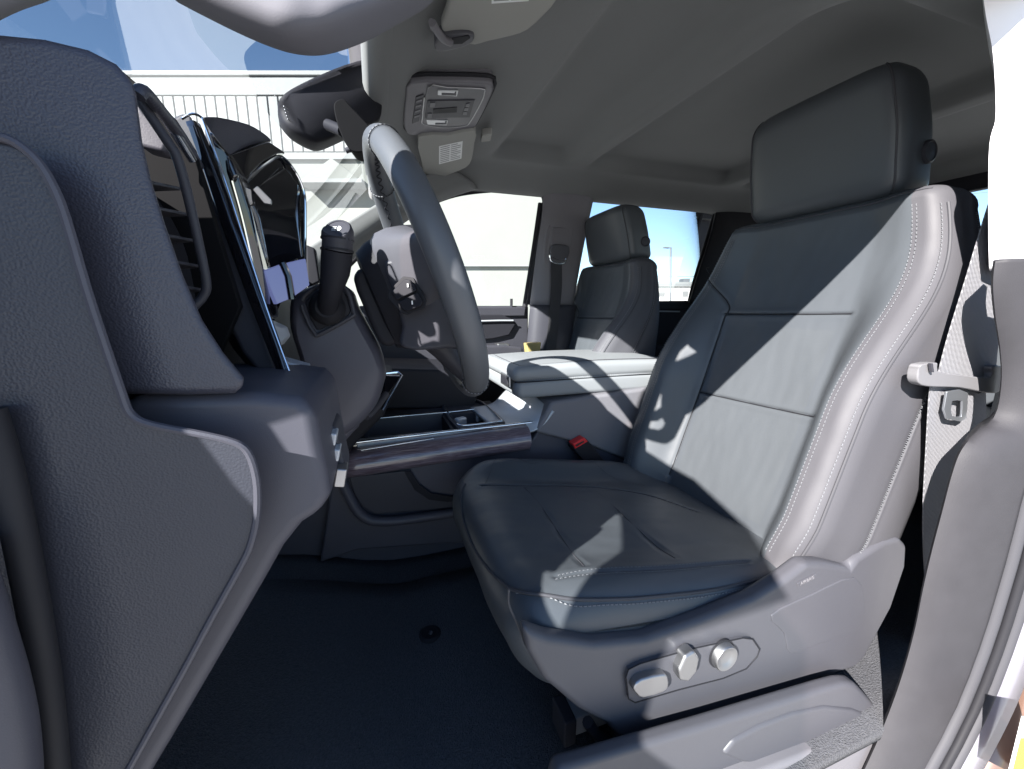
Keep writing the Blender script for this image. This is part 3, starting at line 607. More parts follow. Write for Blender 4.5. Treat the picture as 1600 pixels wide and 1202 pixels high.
# deck: built round a tray well and a cup holder well
def slab(name, x0, x1, y0, y1, z, t, m): return box(name, ((x0+x1)/2, (y0+y1)/2, z-t/2), (x1-x0, y1-y0, t), m, cc, bevel=.002)
TX0, TX1, TY0, TY1 = -.02, .175, 1.005, 1.16
slab('deck_edge', -.06, .30, .985, 1.004, DZ-.002, .05, SILVER)
slab('deck_edge', -.06, .36, TY1, 1.30, DZ-.003, .05, MIDD)
slab('tray_floor', TX0-.02, TX1+.01, TY0-.005, TY1+.005, DZ-.045, .01, SHIELD)
slab('tray_wall', TX0-.03, TX1, TY1-.004, TY1+.002, DZ+.003, .06, SHIELD)
slab('tray_wall', TX1-.004, TX1+.006, TY0, TY1, DZ-.001, .06, DARK)
slab('tray_wall', TX0-.04, TX0-.03, TY0, TY1, DZ-.001, .06, DARK)
tube('tray_rim', [(TX0-.03, TY1+.002, DZ+.003), (.10, TY1+.002, DZ+.004), (.20, TY1-.005, DZ+.006), (.27, TY1-.01, DZ+.010)], .0024, CHROME, cc, sm=4)
# cup holders: framed opening with two round wells
cf = [at(x, y, 'Z', DZ+.006) for x, y in ((697, 631), (735, 626), (752, 628), (781, 654), (776, 659), (724, 665), (712, 660), (700, 645))]
cfc = cr(cf, 4, True); cenc = sum(cfc, Vector())/len(cfc)
tube('cup_holder_rim', cfc + [cfc[0], cfc[1]], .0028, CHROME, cc, seg=10, caps=False)
big = [cenc + (p-cenc)*1.10 - Vector((0, 0, .002)) for p in cfc]
loft('cup_holder_frame', [[p - Vector((0, 0, .05)) for p in big], big, cfc, [p - Vector((0, 0, .07)) for p in cfc]], MIDD, cc, caps=False)
mk('cup_holder_floor', [p - Vector((0, 0, .065)) for p in cfc], [list(range(len(cfc)))], DARK, cc)
la = (at(778, 655, 'Z', DZ) - at(703, 640, 'Z', DZ))
for k, (x, y) in enumerate(((716, 650), (762, 652))):
    c_ = at(x, y, 'Z', DZ)
for (x0, y0, x1, y1) in ((712, 648, 727, 660), (742, 640, 757, 650)):
    a, b = at(x0, y0, 'Z', DZ-.004), at(x1, y1, 'Z', DZ-.012)
    box('cup_holder_finger', (a+b)/2 - Vector((0, 0, .012)), (.035, .022, .03), SILVER, cc, bevel=.006, rot=Matrix.Rotation(R(25), 3, 'Z'))
# silver plateau rising to the armrest
rowsP = [[Vector((.27, 1.20, DZ+.004)), Vector((.34, 1.20, DZ+.012)), Vector((.385, 1.20, DZ+.05)), Vector((.42, 1.20, DZ+.075))],
         [Vector((.28, 1.08, DZ+.000)), Vector((.34, 1.08, DZ+.004)), Vector((.385, 1.08, DZ+.03)), Vector((.42, 1.08, DZ+.07))],
         [Vector((.29, .99, DZ-.002)), Vector((.36, .985, DZ+.002)), Vector((.40, .98, DZ+.018)), Vector((.43, .975, DZ+.05))],
         [Vector((.31, .968, DZ-.012)), Vector((.37, .958, DZ-.016)), Vector((.41, .950, DZ+.0)), Vector((.44, .946, DZ+.04))]]
patch('plateau', rowsP, SILVER, cc, nu=6, nv=6, solid=.01)
0 and plate('plateau_slot', [Vector((.345, 1.03, DZ+.012)), Vector((.375, 1.03, DZ+.045)), Vector((.375, 1.12, DZ+.05)), Vector((.345, 1.12, DZ+.014))], (.006, 0, -.004), DARK, cc, bevel=.001)
# armrest: padded lid and body (rounded loft along x)
def rrect(x, y0, y1, z0, z1, r_, n=7):
    out = []
    for cx_, cy_, a0_ in ((y1-r_, z1-r_, 0), (y0+r_, z1-r_, 90), (y0+r_, z0+r_, 180), (y1-r_, z0+r_, 270)):
        for k in range(n): q = R(a0_ + 90*k/(n-1)); out.append(Vector((x, cx_ + r_*math.cos(q), cy_ + r_*math.sin(q))))
    return out
def padloft(name, X0, X1, y0, y1, z0, z1, r_, m, er=.02, crown=.006, pl=0, front_drop=0):
    rings = []
    for k in range(9):
        q = R(90*k/8); i_ = er*(1-math.sin(q)); rings.append(rrect(X0 + er*(1-math.cos(q)) , y0+i_, y1-i_, z0+i_, z1-i_-front_drop*(1-k/8), min(r_, (z1-z0)/2-i_-.001)))
    for k in range(1, 8): rings.append(rrect(X0+er + (X1-X0-2*er)*k/8, y0, y1, z0, z1 + crown*math.sin(math.pi*k/8), min(r_, (z1-z0)/2-.001)))
    for k in range(9):
        q = R(90*k/8); i_ = er*(1-math.cos(q)); rings.append(rrect(X1 - er*(1-math.sin(q)), y0+i_, y1-i_, z0+i_, z1-i_, min(r_, (z1-z0)/2-i_-.001)))
    return loft(name, rings, m, cc, sharp=70)
padloft('armrest_lid', .335, .86, .972, 1.30, .606, .648, .018, ARMR, er=.018, front_drop=.006)
padloft('armrest_body', .345, .86, .968, 1.30, .562, .608, .014, ARMR, er=.016)
stitches('stitching', [Vector((.362, .9705, .613)), Vector((.60, .9705, .614)), Vector((.84, .9705, .614))], cc, nrm=(0, -1, .3))
tube('armrest_seam', [Vector((.352, .985, .607)), Vector((.362, .9725, .607)), Vector((.6, .971, .608)), Vector((.85, .971, .608))], .0016, RUBBER, cc, sm=4)
tube('lid_welt', cr([Vector((.37, 1.28, .648)), Vector((.362, 1.16, .649)), Vector((.362, 1.02, .648)), Vector((.385, .996, .648)), Vector((.6, .99, .655)), Vector((.84, .99, .65))], 6), .0014, LEATHER_S, cc, seg=8)
box('latch', (.334, 1.04, .604), (.010, .06, .022), DARK, cc, bevel=.003); box('latch_frame', (.336, 1.04, .604), (.010, .075, .034), SATIN, cc, bevel=.004)

# ============================================================= SEATS
ax = Vector((.317, 0, .948)).normalized(); nb = Vector((-ax.z, 0, ax.x))
CYS = .652
def back_h(s, sg=-1): return .268 - .012*ss(.10, .0, s) - (.040 if sg < 0 else .085)*max(0, (s-.42)/.28)**2.2
def back_T(s): return .17 - .095*ss(.25, .70, s)
def back_off(s, t):
    p = .012 + (.082 if t < 0 else .070)*(1-ss(.28, .60, s)); t = abs(t)
    o_ = p*ss(.50, .80, t) - .006*(1-t*t)*0
    if t > .86: o_ -= .055*(1 - math.sqrt(max(0, 1-((t-.86)/.14)**2)))
    return o_
def back_c(s):
    q = max(0, s-.48); return Vector((.70, 0, .34)) + ax*s + Vector((-.75*q*q, 0, -.0))
def back_pt(y, s, lift=0.0):
    t = (y-CYS)/back_h(s, y-CYS); t = max(-1, min(1, t))
    return back_c(s) + Vector((0, y, 0)) + nb*(back_off(s, t) + lift)
def traceb(P, y=.6, s=.4, n=6):
    out = []
    for px, py in P:
        y, s = onto(back_pt, px, py, y, s); out.append(Vector((y, s, 0)))
    return cr(out, n)
seams_b = [traceb([(1108, 418), (1128, 442), (1135, 470), (1130, 500), (1112, 555), (1092, 614), (1068, 680), (1045, 742)], .85, .6),
           traceb([(1132, 490), (1230, 491), (1330, 490)], .78, .5),
           traceb([(1094, 613), (1180, 632), (1272, 651)], .78, .3)]
mir = [Vector((2*CYS - p.x, p.y, 0)) for p in seams_b[0]]
def dseg(Y, S, poly):
    D = np.full(Y.shape, 9.0)
    for a, b in zip(poly[:-1], poly[1:]):
        dx, dy = b.x-a.x, b.y-a.y; L = dx*dx + dy*dy + 1e-12
        t = np.clip(((Y-a.x)*dx + (S-a.y)*dy)/L, 0, 1); D = np.minimum(D, (Y-a.x-t*dx)**2 + (S-a.y-t*dy)**2)
    return np.sqrt(D)
SMAX = .675
ts = [-1 + 2*k/230 for k in range(231)]; ts = [math.copysign(1-(1-abs(t))**1.25, t) for t in ts]
ns = 300
S_ = [SMAX*k/ns for k in range(ns+1)]
Yg = np.array([[CYS + back_h(s, t)*t for t in ts] for s in S_]); Sg = np.array([[s]*len(ts) for s in S_])
G = np.zeros(Yg.shape); DM = np.full(Yg.shape, 9.0)
for sm_ in seams_b:
    d = dseg(Yg, Sg, sm_); DM = np.minimum(DM, d); G += -.0034*np.exp(-(d/.0022)**2) + .0007*np.exp(-((d-.008)/.006)**2)
G += -.004*np.exp(-(Sg/.03)**2)
from mathutils import noise as nz
for i in range(G.shape[0]):
    for j in range(0, G.shape[1]):
        G[i, j] += (1 - math.exp(-(DM[i, j]/.012)**2))*(.0016*nz.noise(Vector((Yg[i, j]*14, Sg[i, j]*9, 3.1))) + .0007*nz.noise(Vector((Yg[i, j]*50, Sg[i, j]*22, 7.7))))
rings = []
for i, s in enumerate(S_):
    h = back_h(s); T = back_T(s); row = []
    for j, t in enumerate(ts): row.append(back_pt(Yg[i, j], s, float(G[i, j])))
    eo = back_off(s, 1.0)
    c0 = back_c(s) + Vector((0, CYS, 0))
    def sd(sgn, f, q): return c0 + Vector((0, sgn*(back_h(s, sgn)+q), 0)) + nb*(eo + (-T-eo)*f)
    side = [(.08, .004), (.2, .007), (.27, .0065), (.32, .002), (.37, .006), (.5, .008), (.7, .006), (.86, -.004), (.95, -.018)]
    row += [sd(1, f, q) for f, q in side]
    row += [c0 + Vector((0, back_h(s, u_)*u_, 0)) + nb*(-T*(1.0+.02*(1-u_*u_))) for u_ in (.8, .5, .2, -.2, -.5, -.8)]
    row += [sd(-1, f, q) for f, q in side[::-1]]
    rings.append(row)
# rounded top edge
last = rings[-1]; cc0 = sum(last, Vector())/len(last)
mn = min((p-cc0).dot(nb) for p in last); mxn = max((p-cc0).dot(nb) for p in last)
for k in range(1, 9):
    q = R(90*k/8); ring = []
    for p in last:
        d = (p-cc0); dn = d.dot(nb); dy = d.y
        mid = (mxn+mn)/2; dn2 = mid + (dn-mid)*math.cos(q)*1.0 if k < 8 else mid
        fy = 1 - (1-math.cos(q))*.16
        ring.append(cc0 + nb*dn2 + Vector((0, dy*fy, 0)) + ax*(d.dot(ax)) + ax*.034*math.sin(q))
    rings.append(ring)
def build_seat(driver=True):
    if driver: st = thing('bucket_seat', 'front bucket seat nearest the open door, sunlit outer bolster and power switches', 'seat', (.45, CYS, FLZ), group='front bucket seats')
    bo = loft('backrest', rings, [LEATHER, LEATHER_S, LEATHER_P], st, sharp=75)
    nt_ = len(rings[0]); fi = 0
    for a in range(len(rings)-1):
        for i in range(nt_):
            if i < len(ts)-1 and True:
                tt = ts[i]
                if a < len(S_) and .03 < S_[min(a, ns)] < .44 and -.46 < tt < .46: bo.data.polygons[fi].material_index = 2
                elif tt < -.80: bo.data.polygons[fi].material_index = 1
            elif i > len(ts)+10: bo.data.polygons[fi].material_index = 1
            fi += 1
    for sm_ in seams_b: tube('seam', [back_pt(p.x, p.y, -.0008) for p in sm_], .0011, RUBBER, st, seg=6)
    # light piping and stitch rows down the outer side
    def sidept(s, f, q, sgn=-1):
        h = back_h(s, sgn); T = back_T(s); eo = back_off(s, 1.0)
        return back_c(s) + Vector((0, CYS + sgn*(h+q), 0)) + nb*(eo + (-T-eo)*f)
    for sgn in (-1, 1):
        P1 = [back_pt(CYS + sgn*back_h(s, sgn)*.965, s, .0018) for s in [.005 + .66*k/40 for k in range(41)]]
        tube('piping', P1, .0026, PIPE, st, seg=8)
        P2 = [back_pt(CYS + sgn*back_h(s, sgn)*.935, s, .0004) for s in [.005 + .66*k/60 for k in range(61)]]
        stitches('stitching', P2, st, nrm=(-.5, sgn*.7, .3), lift=.0012)
        P3 = [sidept(s, .32, .0045, sgn) for s in [.0 + .67*k/40 for k in range(41)]]
        tube('piping', P3, .0026, PIPE, st, seg=8)
        P4 = [sidept(s, .25, .0078, sgn) for s in [.0 + .67*k/60 for k in range(61)]]
        stitches('stitching', P4, st, nrm=(0, sgn, 0), lift=.001)
        for tt in (.80, .825):
            P5 = [back_pt(CYS + sgn*back_h(s, sgn)*tt, s, .0002) for s in [.02 + .645*k/60 for k in range(61)]]
            stitches('stitching', P5, st, nrm=(-.95, 0, .3), lift=.0009, wd=.0007)
    PT = [rings[-7][j] + Vector((0, 0, .001)) for j in range(18, 213)]
    tube('piping', PT[::4], .0016, PIPE, st, seg=8)
    # ---- headrest
    hr = []
    def hr_ring(s, sc_y, sc_n, dz=0):
        c_ = Vector((.895 - .045*s/.22, CYS, 1.0 + s)); out = []
        for yy, nn in hr_prof: out.append(c_ + Vector((.057 - .0615*nn*sc_n, yy*sc_y*(.158 - .012*ss(.1, .22, s)), 0)))
        return out
    def se(n=64, e=4.2):
        o_ = []
        for j in range(n):
            q = 2*math.pi*j/n; c_, s_ = math.cos(q), math.sin(q)
            o_.append((math.copysign(abs(c_)**(2/e), c_), math.copysign(abs(s_)**(2/e), s_)))
        return o_
    global hr_prof
    hr_prof = se()
    E_ = .042; H = .225; rg = []
    for k in range(8): q = R(90*k/7); rg.append(hr_ring(E_*(1-math.cos(q))*.8, 1-.20*(1-math.sin(q)), 1-.5*(1-math.sin(q))))
    for k in range(1, 10): rg.append(hr_ring(.8*0 + E_*.8 + (H-E_*1.8)*k/10, 1, 1))
    for k in range(8): q = R(90*k/7); rg.append(hr_ring(H - E_*(1-math.sin(q)), 1-.22*(1-math.cos(q)), 1-.55*(1-math.cos(q))))
    ho = loft('headrest', rg, LEATHER, st, sharp=75)
    for sgn in (-1, 1):
        idx = min(range(64), key=lambda j: abs(hr_prof[j][0] - sgn) + abs(hr_prof[j][1] - .80)*.6)
        PH = [r_[idx] + Vector((-.0008, sgn*.0008, 0)) for r_ in rg[2:-2]]
        tube('headrest_welt', PH, .0017, PIPE, st, sm=3, seg=8)
        stitches('stitching', [p + Vector((.0065, sgn*.0012, 0)) for p in cr(PH, 3)], st, nrm=(-.2, sgn, 0), ln=.0036, gap=.0024)
        tube('headrest_post', [(.93, CYS + sgn*.07, .95), (.925, CYS + sgn*.07, 1.03)], .006, CHROME, st, seg=10)
    disc('release_button', (.955, CYS-.1575, 1.075), (0, -1, 0), [(.020, -.002), (.020, .003), (.0165, .005), (.0150, .0035), (0.0, .0045)], MIDD, st, seg=28)
    # ---- cushion
    prof0 = [(.80, .335), (.70, .350), (.60, .366), (.50, .383), (.40, .398), (.30, .414), (.22, .428), (.175, .431), (.145, .418), (.130, .39), (.136, .355), (.158, .315), (.20, .285), (.32, .275), (.60, .27), (.80, .27)]
    pr = cr([Vector((a, b, 0)) for a, b in prof0], 12)
    npf = len(pr); nrm_ = []
    for i in range(npf):
        t = (pr[min(i+1, npf-1)] - pr[max(i-1, 0)]).normalized(); nrm_.append(Vector((-t.y, t.x, 0)) * -1)
    Y0, Y1 = .392, .912; RR = .05
    def cpt(i_f, y, lift=0):
        i_f = max(0, min(npf-1.001, i_f)); i = int(i_f); fr_ = i_f-i
        b = pr[i].lerp(pr[i+1], fr_); n_ = nrm_[i].lerp(nrm_[i+1], fr_)
        d = min(y-Y0, Y1-y); far = (Y1-y) < (y-Y0)
        ins = 0
        Rr = .05
        if d < Rr: ins = Rr - math.sqrt(max(0, Rr*Rr - (Rr-d)**2)); ins = min(ins, Rr*.9)
        t = abs((y-CYS)/((Y1-Y0)/2))
        z = b.y; x = b.x
        top = ss(.29, .34, b.y) if x > .13 else 0
        ri = ss(.52, .80, t)*(.026 if far else .010)*ss(.13, .30, x)*ss(.34, .37, z)
        x += ss(.26, .14, x)*(.075*max(0, (t-.35)/.65)**2.4 if far else .012*max(0, (t-.3)/.7)**2)
        return Vector((x - n_.x*ins*-1*-1 - 0, y, z - n_.y*ins + ri)) + Vector((n_.x, 0, n_.y))*lift
    # make sure the normals point outwards (up on the top side)
    if nrm_[20].y < 0:
        for i in range(npf): nrm_[i] = -nrm_[i]
    def ctop(i_f, y): return cpt(i_f, y)
    def tracec(P, i0, y0, n=6):
        out = []
        for px, py in P:
            best = None
            for a in range(6, 110, 8):
                for b in range(12):
                    yy = .40 + .5*b/11; e = pix(cpt(a, yy)) - (px, py); e = abs(e[0])+abs(e[1])
                    if best is None or e < best[0]: best = (e, a, yy)
            i0, y0 = best[1], best[2]
            for _ in range(25):
                e = pix(cpt(i0, y0)) - (px, py)
                J = np.array([(pix(cpt(i0+.2, y0)) - pix(cpt(i0, y0)))/.2, (pix(cpt(i0, y0+1e-3)) - pix(cpt(i0, y0)))/1e-3]).T
                s_ = np.linalg.lstsq(J, e, rcond=None)[0]; i0 -= float(np.clip(s_[0], -4, 4)); y0 -= float(np.clip(s_[1], -.03, .03)); y0 = min(.91, max(.394, y0)); i0 = min(170, max(1, i0))
            out.append(Vector((i0, y0, 0)))
        return cr(out, n)
    cs = [tracec([(752, 759), (800, 759), (900, 760), (1005, 772), (1090, 800)], 60, .8),
          tracec([(820, 762), (845, 790), (878, 840), (912, 884)], 70, .7),
          tracec([(925, 762), (958, 790), (1000, 830), (1055, 872)], 50, .7),
          tracec([(868, 902), (940, 893), (1050, 888), (1170, 878)], 60, .45)]
    nyc = 210
    ys = []
    for k in range(nyc+1):
        u_ = k/nyc; ys.append(Y0 + (Y1-Y0)*(u_ - .045*math.sin(4*math.pi*u_)/ (2*math.pi)*1.6))
    Ig = np.array([[i for i in range(npf)] for _ in ys], float); Yc = np.array([[y]*npf for y in ys])
    Xp = np.array([[pr[i].x for i in range(npf)] for _ in ys])
    Gc = np.zeros(Ig.shape); DC = np.full(Ig.shape, 9.0)
    L_i = np.cumsum([0] + [(pr[i+1]-pr[i]).length for i in range(npf-1)])
    for sm_ in cs:
        poly = [Vector((float(np.interp(p.x, range(npf), L_i)), p.y, 0)) for p in sm_]
        d = dseg(L_i[Ig.astype(int)], Yc, poly); DC = np.minimum(DC, d); Gc += -.0030*np.exp(-(d/.0024)**2) + .0007*np.exp(-((d-.009)/.006)**2)
    for a in range(Gc.shape[0]):
        for b in range(Gc.shape[1]): Gc[a, b] += (1 - math.exp(-(DC[a, b]/.012)**2))*(.0018*nz.noise(Vector((Yc[a, b]*13, L_i[b]*11, 9.1))) + .0006*nz.noise(Vector((Yc[a, b]*45, L_i[b]*25, 1.7))))
    rr_ = [[cpt(i, ys[k], float(Gc[k, i])) for i in range(npf)] for k in range(nyc+1)]
    loft('cushion', rr_, LEATHER, st, sharp=75)
    for sm_ in cs[:3]: tube('seam', [cpt(p.x, p.y, -.0004) for p in sm_], .0007, PIPE, st, seg=6)
    # piping along the outer edge and round the nose
    edge = tracec([(797, 921), (830, 929), (880, 936), (950, 938), (1040, 932), (1140, 918), (1238, 895)], 60, .40, 5)
    PE = [cpt(p.x, p.y, .0012) for p in edge]
    tube('piping', PE, .0026, PIPE, st, seg=8)
    edge2 = tracec([(806, 927), (880, 943), (950, 945), (1040, 939), (1140, 925), (1232, 903)], 60, .395, 5)
    stitches('stitching', [cpt(p.x, p.y, .0004) for p in edge2], st, nrm=(0, -1, .4), lift=.0012)
    nose = tracec([(797, 921), (762, 888), (738, 850), (724, 810), (721, 780), (727, 757)], 95, .5, 5)
    tube('piping', [cpt(p.x, p.y, .001) for p in nose], .0022, PIPE, st, seg=8)
    for P in ([(868, 906), (940, 897), (1050, 892), (1175, 882)], [(872, 900), (940, 889), (1050, 884), (1175, 875)]):
        stitches('stitching', [cpt(p.x, p.y, .0002) for p in tracec(P, 60, .45)], st, nrm=(0, -.2, 1), wd=.0006)
    loop = tracec([(758, 757), (765, 742), (785, 731), (830, 725), (890, 730), (950, 742), (1010, 760)], 60, .85)
    stitches('stitching', [cpt(p.x, p.y, .0002) for p in loop], st, nrm=(0, -.2, 1), wd=.0005, m=PIPE)
    # corner seam running down the front near corner
    tube('corner_seam', ptsY((795, 922, .394), (795, 945, .397), (806, 970, .40), (818, 1000, .405)), .0014, PIPE, st, sm=4, seg=8)
    # leather skirt between cushion and shield (outer side face)




    # ---- side shield
    sh = thing_child('side_shield', st)
    vl = ptsY((819, 984, .372), (860, 998, .372), (930, 1008, .372), (1010, 1000, .372), (1100, 968, .372), (1180, 936, .372), (1225, 908, .372), (1262, 880, .372), (1290, 880, .372), (1330, 888, .372), (1342, 872, .372), (1385, 846, .372), (1408, 840, .372), (1419, 852, .372), (1417, 885, .372), (1395, 950, .372), (1352, 1030, .372), (1335, 1046, .372), (1260, 1070, .372), (1120, 1122, .372), (1020, 1155, .372), (985, 1168, .372), (968, 1160, .372), (950, 1135, .372), (905, 1112, .372), (850, 1065, .372), (825, 1020, .372))
    shield = plate('side_shield', vl, (0, .026, 0), SHIELD, st, bevel=.010, seg=6)
    # raised relief with the hinge bulge
    plate('shield_relief', cr(ptsY((1206, 962, .3703), (1268, 930, .3703), (1336, 903, .3703), (1352, 948, .3703), (1340, 985, .3703), (1275, 1008, .3703), (1236, 1022, .3703), (1226, 990, .3703)), 3, True), (0, .01, 0), SHIELD, shield, bevel=.0016, seg=5)

    # switch plate and its three controls
    sp = ptsY((978, 1058, .367), (982, 1046, .367), (1000, 1037, .367), (1080, 1014, .367), (1160, 997, .367), (1176, 999, .367), (1187, 1015, .367), (1183, 1026, .367), (1166, 1045, .367), (1130, 1060, .367), (1060, 1078, .367), (992, 1098, .367), (982, 1092, .367))
    plate('switch_plate', sp, (0, .02, 0), SHIELD, shield, bevel=.0015)
    tube('switch_plate_gap', [p + Vector((0, -.0003, 0)) for p in sp + [sp[0]]], .0009, RUBBER, shield, seg=6)
    k1 = ptsY((990, 1076, .356), (1002, 1063, .356), (1038, 1055, .356), (1045, 1062, .356), (1045, 1074, .356), (1036, 1083, .356), (1005, 1092, .356), (995, 1086, .356))
    plate('slide_switch', cr(k1, 2, True), (0, .016, 0), SATIN, shield, bevel=.0045, seg=5)
    k2 = ptsY((1071, 1027, .354), (1086, 1018, .354), (1094, 1030, .354), (1090, 1050, .354), (1076, 1067, .354), (1063, 1065, .354), (1061, 1050, .354))
    plate('recline_switch', k2, (0, .018, 0), SATIN, shield, bevel=.004, seg=4)
    kc = at(1135, 1029, 'Y', .358)
    disc('lumbar_switch', kc, (0, -1, 0), [(.0200, -.012), (.0200, .000), (.0185, .002), (.0165, .002), (.012, -.0015), (.008, -.003), (.0, -.0035)], SATIN, shield, seg=32)
    disc('switch_ring', kc + Vector((0, .0085, 0)), (0, -1, 0), [(.0225, -.002), (.0225, .001), (.0200, .001)], RUBBER, shield, seg=32)
    # moulded AIRBAG mark
    bm_o = plate('airbag_mark_plate', ptsY((1246, 912, .3705), (1276, 897, .3705), (1277, 903, .3705), (1247, 918, .3705)), (0, .003, 0), SHIELD, shield, bevel=.0005)
    tcu = bpy.data.curves.new('airbag_lettering', 'FONT'); tcu.body = 'AIRBAG'; tcu.size = .0085; tcu.extrude = .0003; tcu.align_x = 'CENTER'; tcu.align_y = 'CENTER'
    to = bpy.data.objects.new('tmp', tcu); C.objects.link(to); dg = bpy.context.evaluated_depsgraph_get(); dg.update()
    tm = bpy.data.meshes.new_from_object(to.evaluated_get(dg)); C.objects.unlink(to); bpy.data.objects.remove(to)
    tm.materials.clear(); tm.materials.append(PILLAR)
    a_, b_ = at(1247, 915, 'Y', .3698), at(1276, 900, 'Y', .3698); ang = math.atan2(b_.z-a_.z, b_.x-a_.x)
    M = Matrix.Translation((a_+b_)/2 - Vector((0, 0, 0))) @ Matrix.Rotation(-ang, 4, 'Y') @ Matrix.Rotation(R(90), 4, 'X')
    tm.transform(rootmat(st).inverted() @ M); tobj = bpy.data.objects.new('airbag_lettering', tm); C.objects.link(tobj); tobj.parent = shield
    # lower runner
    for y in (.43, .86):
        plate('seat_rail', [Vector((.24, y, .168)), Vector((.86, y, .168)), Vector((.86, y, .200)), Vector((.24, y, .200))], (0, .035, 0), SILVER, st, bevel=.002)
        box('rail_end_cap', (.236, y+.017, .182), (.02, .045, .045), MIDD, st, bevel=.003)
    box('seat_underframe', (.52, CYS, .245), (.50, .40, .07), DARK, st, bevel=.01)
    tube('rail_bracket', ptsY((918, 1128, .40), (935, 1150, .40), (965, 1168, .40), (985, 1172, .40)), .008, MIDD, st, sm=4)
    return st
def thing_child(n, p): return None
seat = build_seat()
def tree_copy(o, par=None, off=None):
    c = o.copy(); C.objects.link(c)
    if par is not None: c.parent = par; c.matrix_parent_inverse = o.matrix_parent_inverse.copy()
    for ch in list(o.children): tree_copy(ch, c)
    return c
ps = tree_copy(seat); ps.location = (seat.location.x - .003, seat.location.y + .79, seat.location.z)
ps.location.z -= .026
ps['label'] = 'far front bucket seat in shade by the passenger door, beyond the console'
for ch in ps.children:
    if ch.name.startswith(('headrest', 'release')): ch.scale.z = .88; ch.location.z = .12*(1.0 - FLZ)
# plain outer sides: the passenger copy has no sunlit switch side towards us
for ch in list(ps.children):
    if ch.name.startswith('side_shield'):
        for g in list(ch.children): bpy.data.objects.remove(g)
# ============================================================= BELT BUCKLE beside the console
bk = thing('seat_belt_buckle', 'black belt buckle with red release button between seat and console', 'buckle', (.55, .94, .38))
bd = ptsY((893, 699, .925), (917, 686, .925), (946, 722, .925), (940, 738, .925), (925, 735, .925))
plate('buckle_body', bd, (0, .03, 0), DARK, bk, bevel=.004)
plate('release_button', ptsY((895, 694, .921), (913, 684, .921), (919, 690, .921), (899, 702, .921)), (0, .026, 0), RED, bk, bevel=.002)
plate('button_slot', ptsY((899, 696, .9195), (912, 689, .9195), (913, 691, .9195), (901, 698, .9195)), (0, .003, 0), GLOSS, bk, bevel=.0004)
tube('buckle_strap', ptsY((934, 728, .94), (960, 752, .94), (985, 775, .94)), .012, WEB_D, bk, flat=.35, flatdir=(0, 1, 0))

# ============================================================= DRIVER BELT
db = thing('driver_seat_belt', 'grey seat belt webbing with latch plate against the door pillar', 'seat belt', (.8, .34, .4))
def ribbon(name, Lp, Rp, th_, m, par, nu=8):
    L = cr(Lp, nu); Rr = cr(Rp, nu); d = Vector((0, th_, 0)); rg = []
    for a, b in zip(L, Rr):
        rg.append([a.lerp(b, t) for t in (0, .04, .25, .5, .75, .96, 1)] + [a.lerp(b, t) + d for t in (1, .75, .5, .25, 0)])
    return loft(name, rg, m, par, sharp=60)
ribbon('webbing', ptsY((1566, 262, .372), (1542, 330, .368), (1512, 430, .362), (1484, 520, .357), (1468, 580, .352), (1464, 600, .352)),
       ptsY((1600, 300, .368), (1592, 360, .362), (1572, 450, .357), (1562, 520, .354), (1556, 580, .35), (1553, 600, .35)), .0016, WEB, db)
ribbon('webbing', ptsY((1455, 600, .358), (1452, 630, .358), (1448, 700, .36), (1443, 800, .362), (1444, 870, .362), (1448, 930, .362)),
       ptsY((1540, 600, .354), (1541, 640, .354), (1540, 700, .354), (1524, 800, .354), (1500, 870, .356), (1478, 960, .358)), .0016, WEB, db)
lpz = cr(ptsY((1436, 578, 0.3520), (1441, 570, 0.3500), (1466, 567, 0.3480), (1466, 580, 0.3480), (1500, 586, 0.3450), (1548, 590, 0.3420), (1550, 575, 0.3410), (1560, 571, 0.3400), (1569, 578, 0.3400), (1568, 605, 0.3400), (1556, 615, 0.3410), (1530, 612, 0.3430), (1500, 606, 0.3450), (1462, 605, 0.3480), (1440, 602, 0.3510), (1434, 592, 0.3520)), 2, True)
plate('latch_cover', lpz, (0, .014, 0), BELTP, db, bevel=.003)
plate('latch_slot_lip', ptsY((1455, 568, 0.3440), (1458, 568, 0.3440), (1460, 582, 0.3440), (1457, 582, 0.3440)), (0, .004, 0), MIDD, db, bevel=.0005)
# metal tongue with a square hole (frame of four bars joined by outline with hole)
def holed(name, O, I, dv, m, par, **k):
    n = len(O); V = O + I + [p+dv for p in O] + [p+dv for p in I]; Fc = []
    for i in range(n):
        j = (i+1) % n
        Fc += [[i, j, n+j, n+i], [2*n+i, 3*n+i, 3*n+j, 2*n+j], [i, 2*n+i, 2*n+j, j], [n+i, n+j, 3*n+j, 3*n+i]]
    return mk(name, V, Fc, m, par, **k)
O = ptsY((1480, 612, 0.3460), (1500, 609, 0.3450), (1513, 614, 0.3440), (1512, 636, 0.3440), (1510, 654, 0.3440), (1502, 659, 0.3440), (1480, 655, 0.3450), (1475, 640, 0.3460))
I = ptsY((1488, 627, 0.3460), (1496, 626, 0.3450), (1504, 627, 0.3440), (1504, 640, 0.3440), (1503, 651, 0.3440), (1498, 652, 0.3440), (1488, 650, 0.3450), (1486, 640, 0.3460))
holed('tongue', O, I, Vector((0, .003, 0)), TONGUE, db, bevel=.0008)
plate('tongue_shoulder', ptsY((1458, 604, .3675), (1530, 609, .3665), (1542, 613, 0.3440), (1514, 617, .3665), (1478, 615, .3675)), (0, .003, 0), TONGUE, db, bevel=.0008)

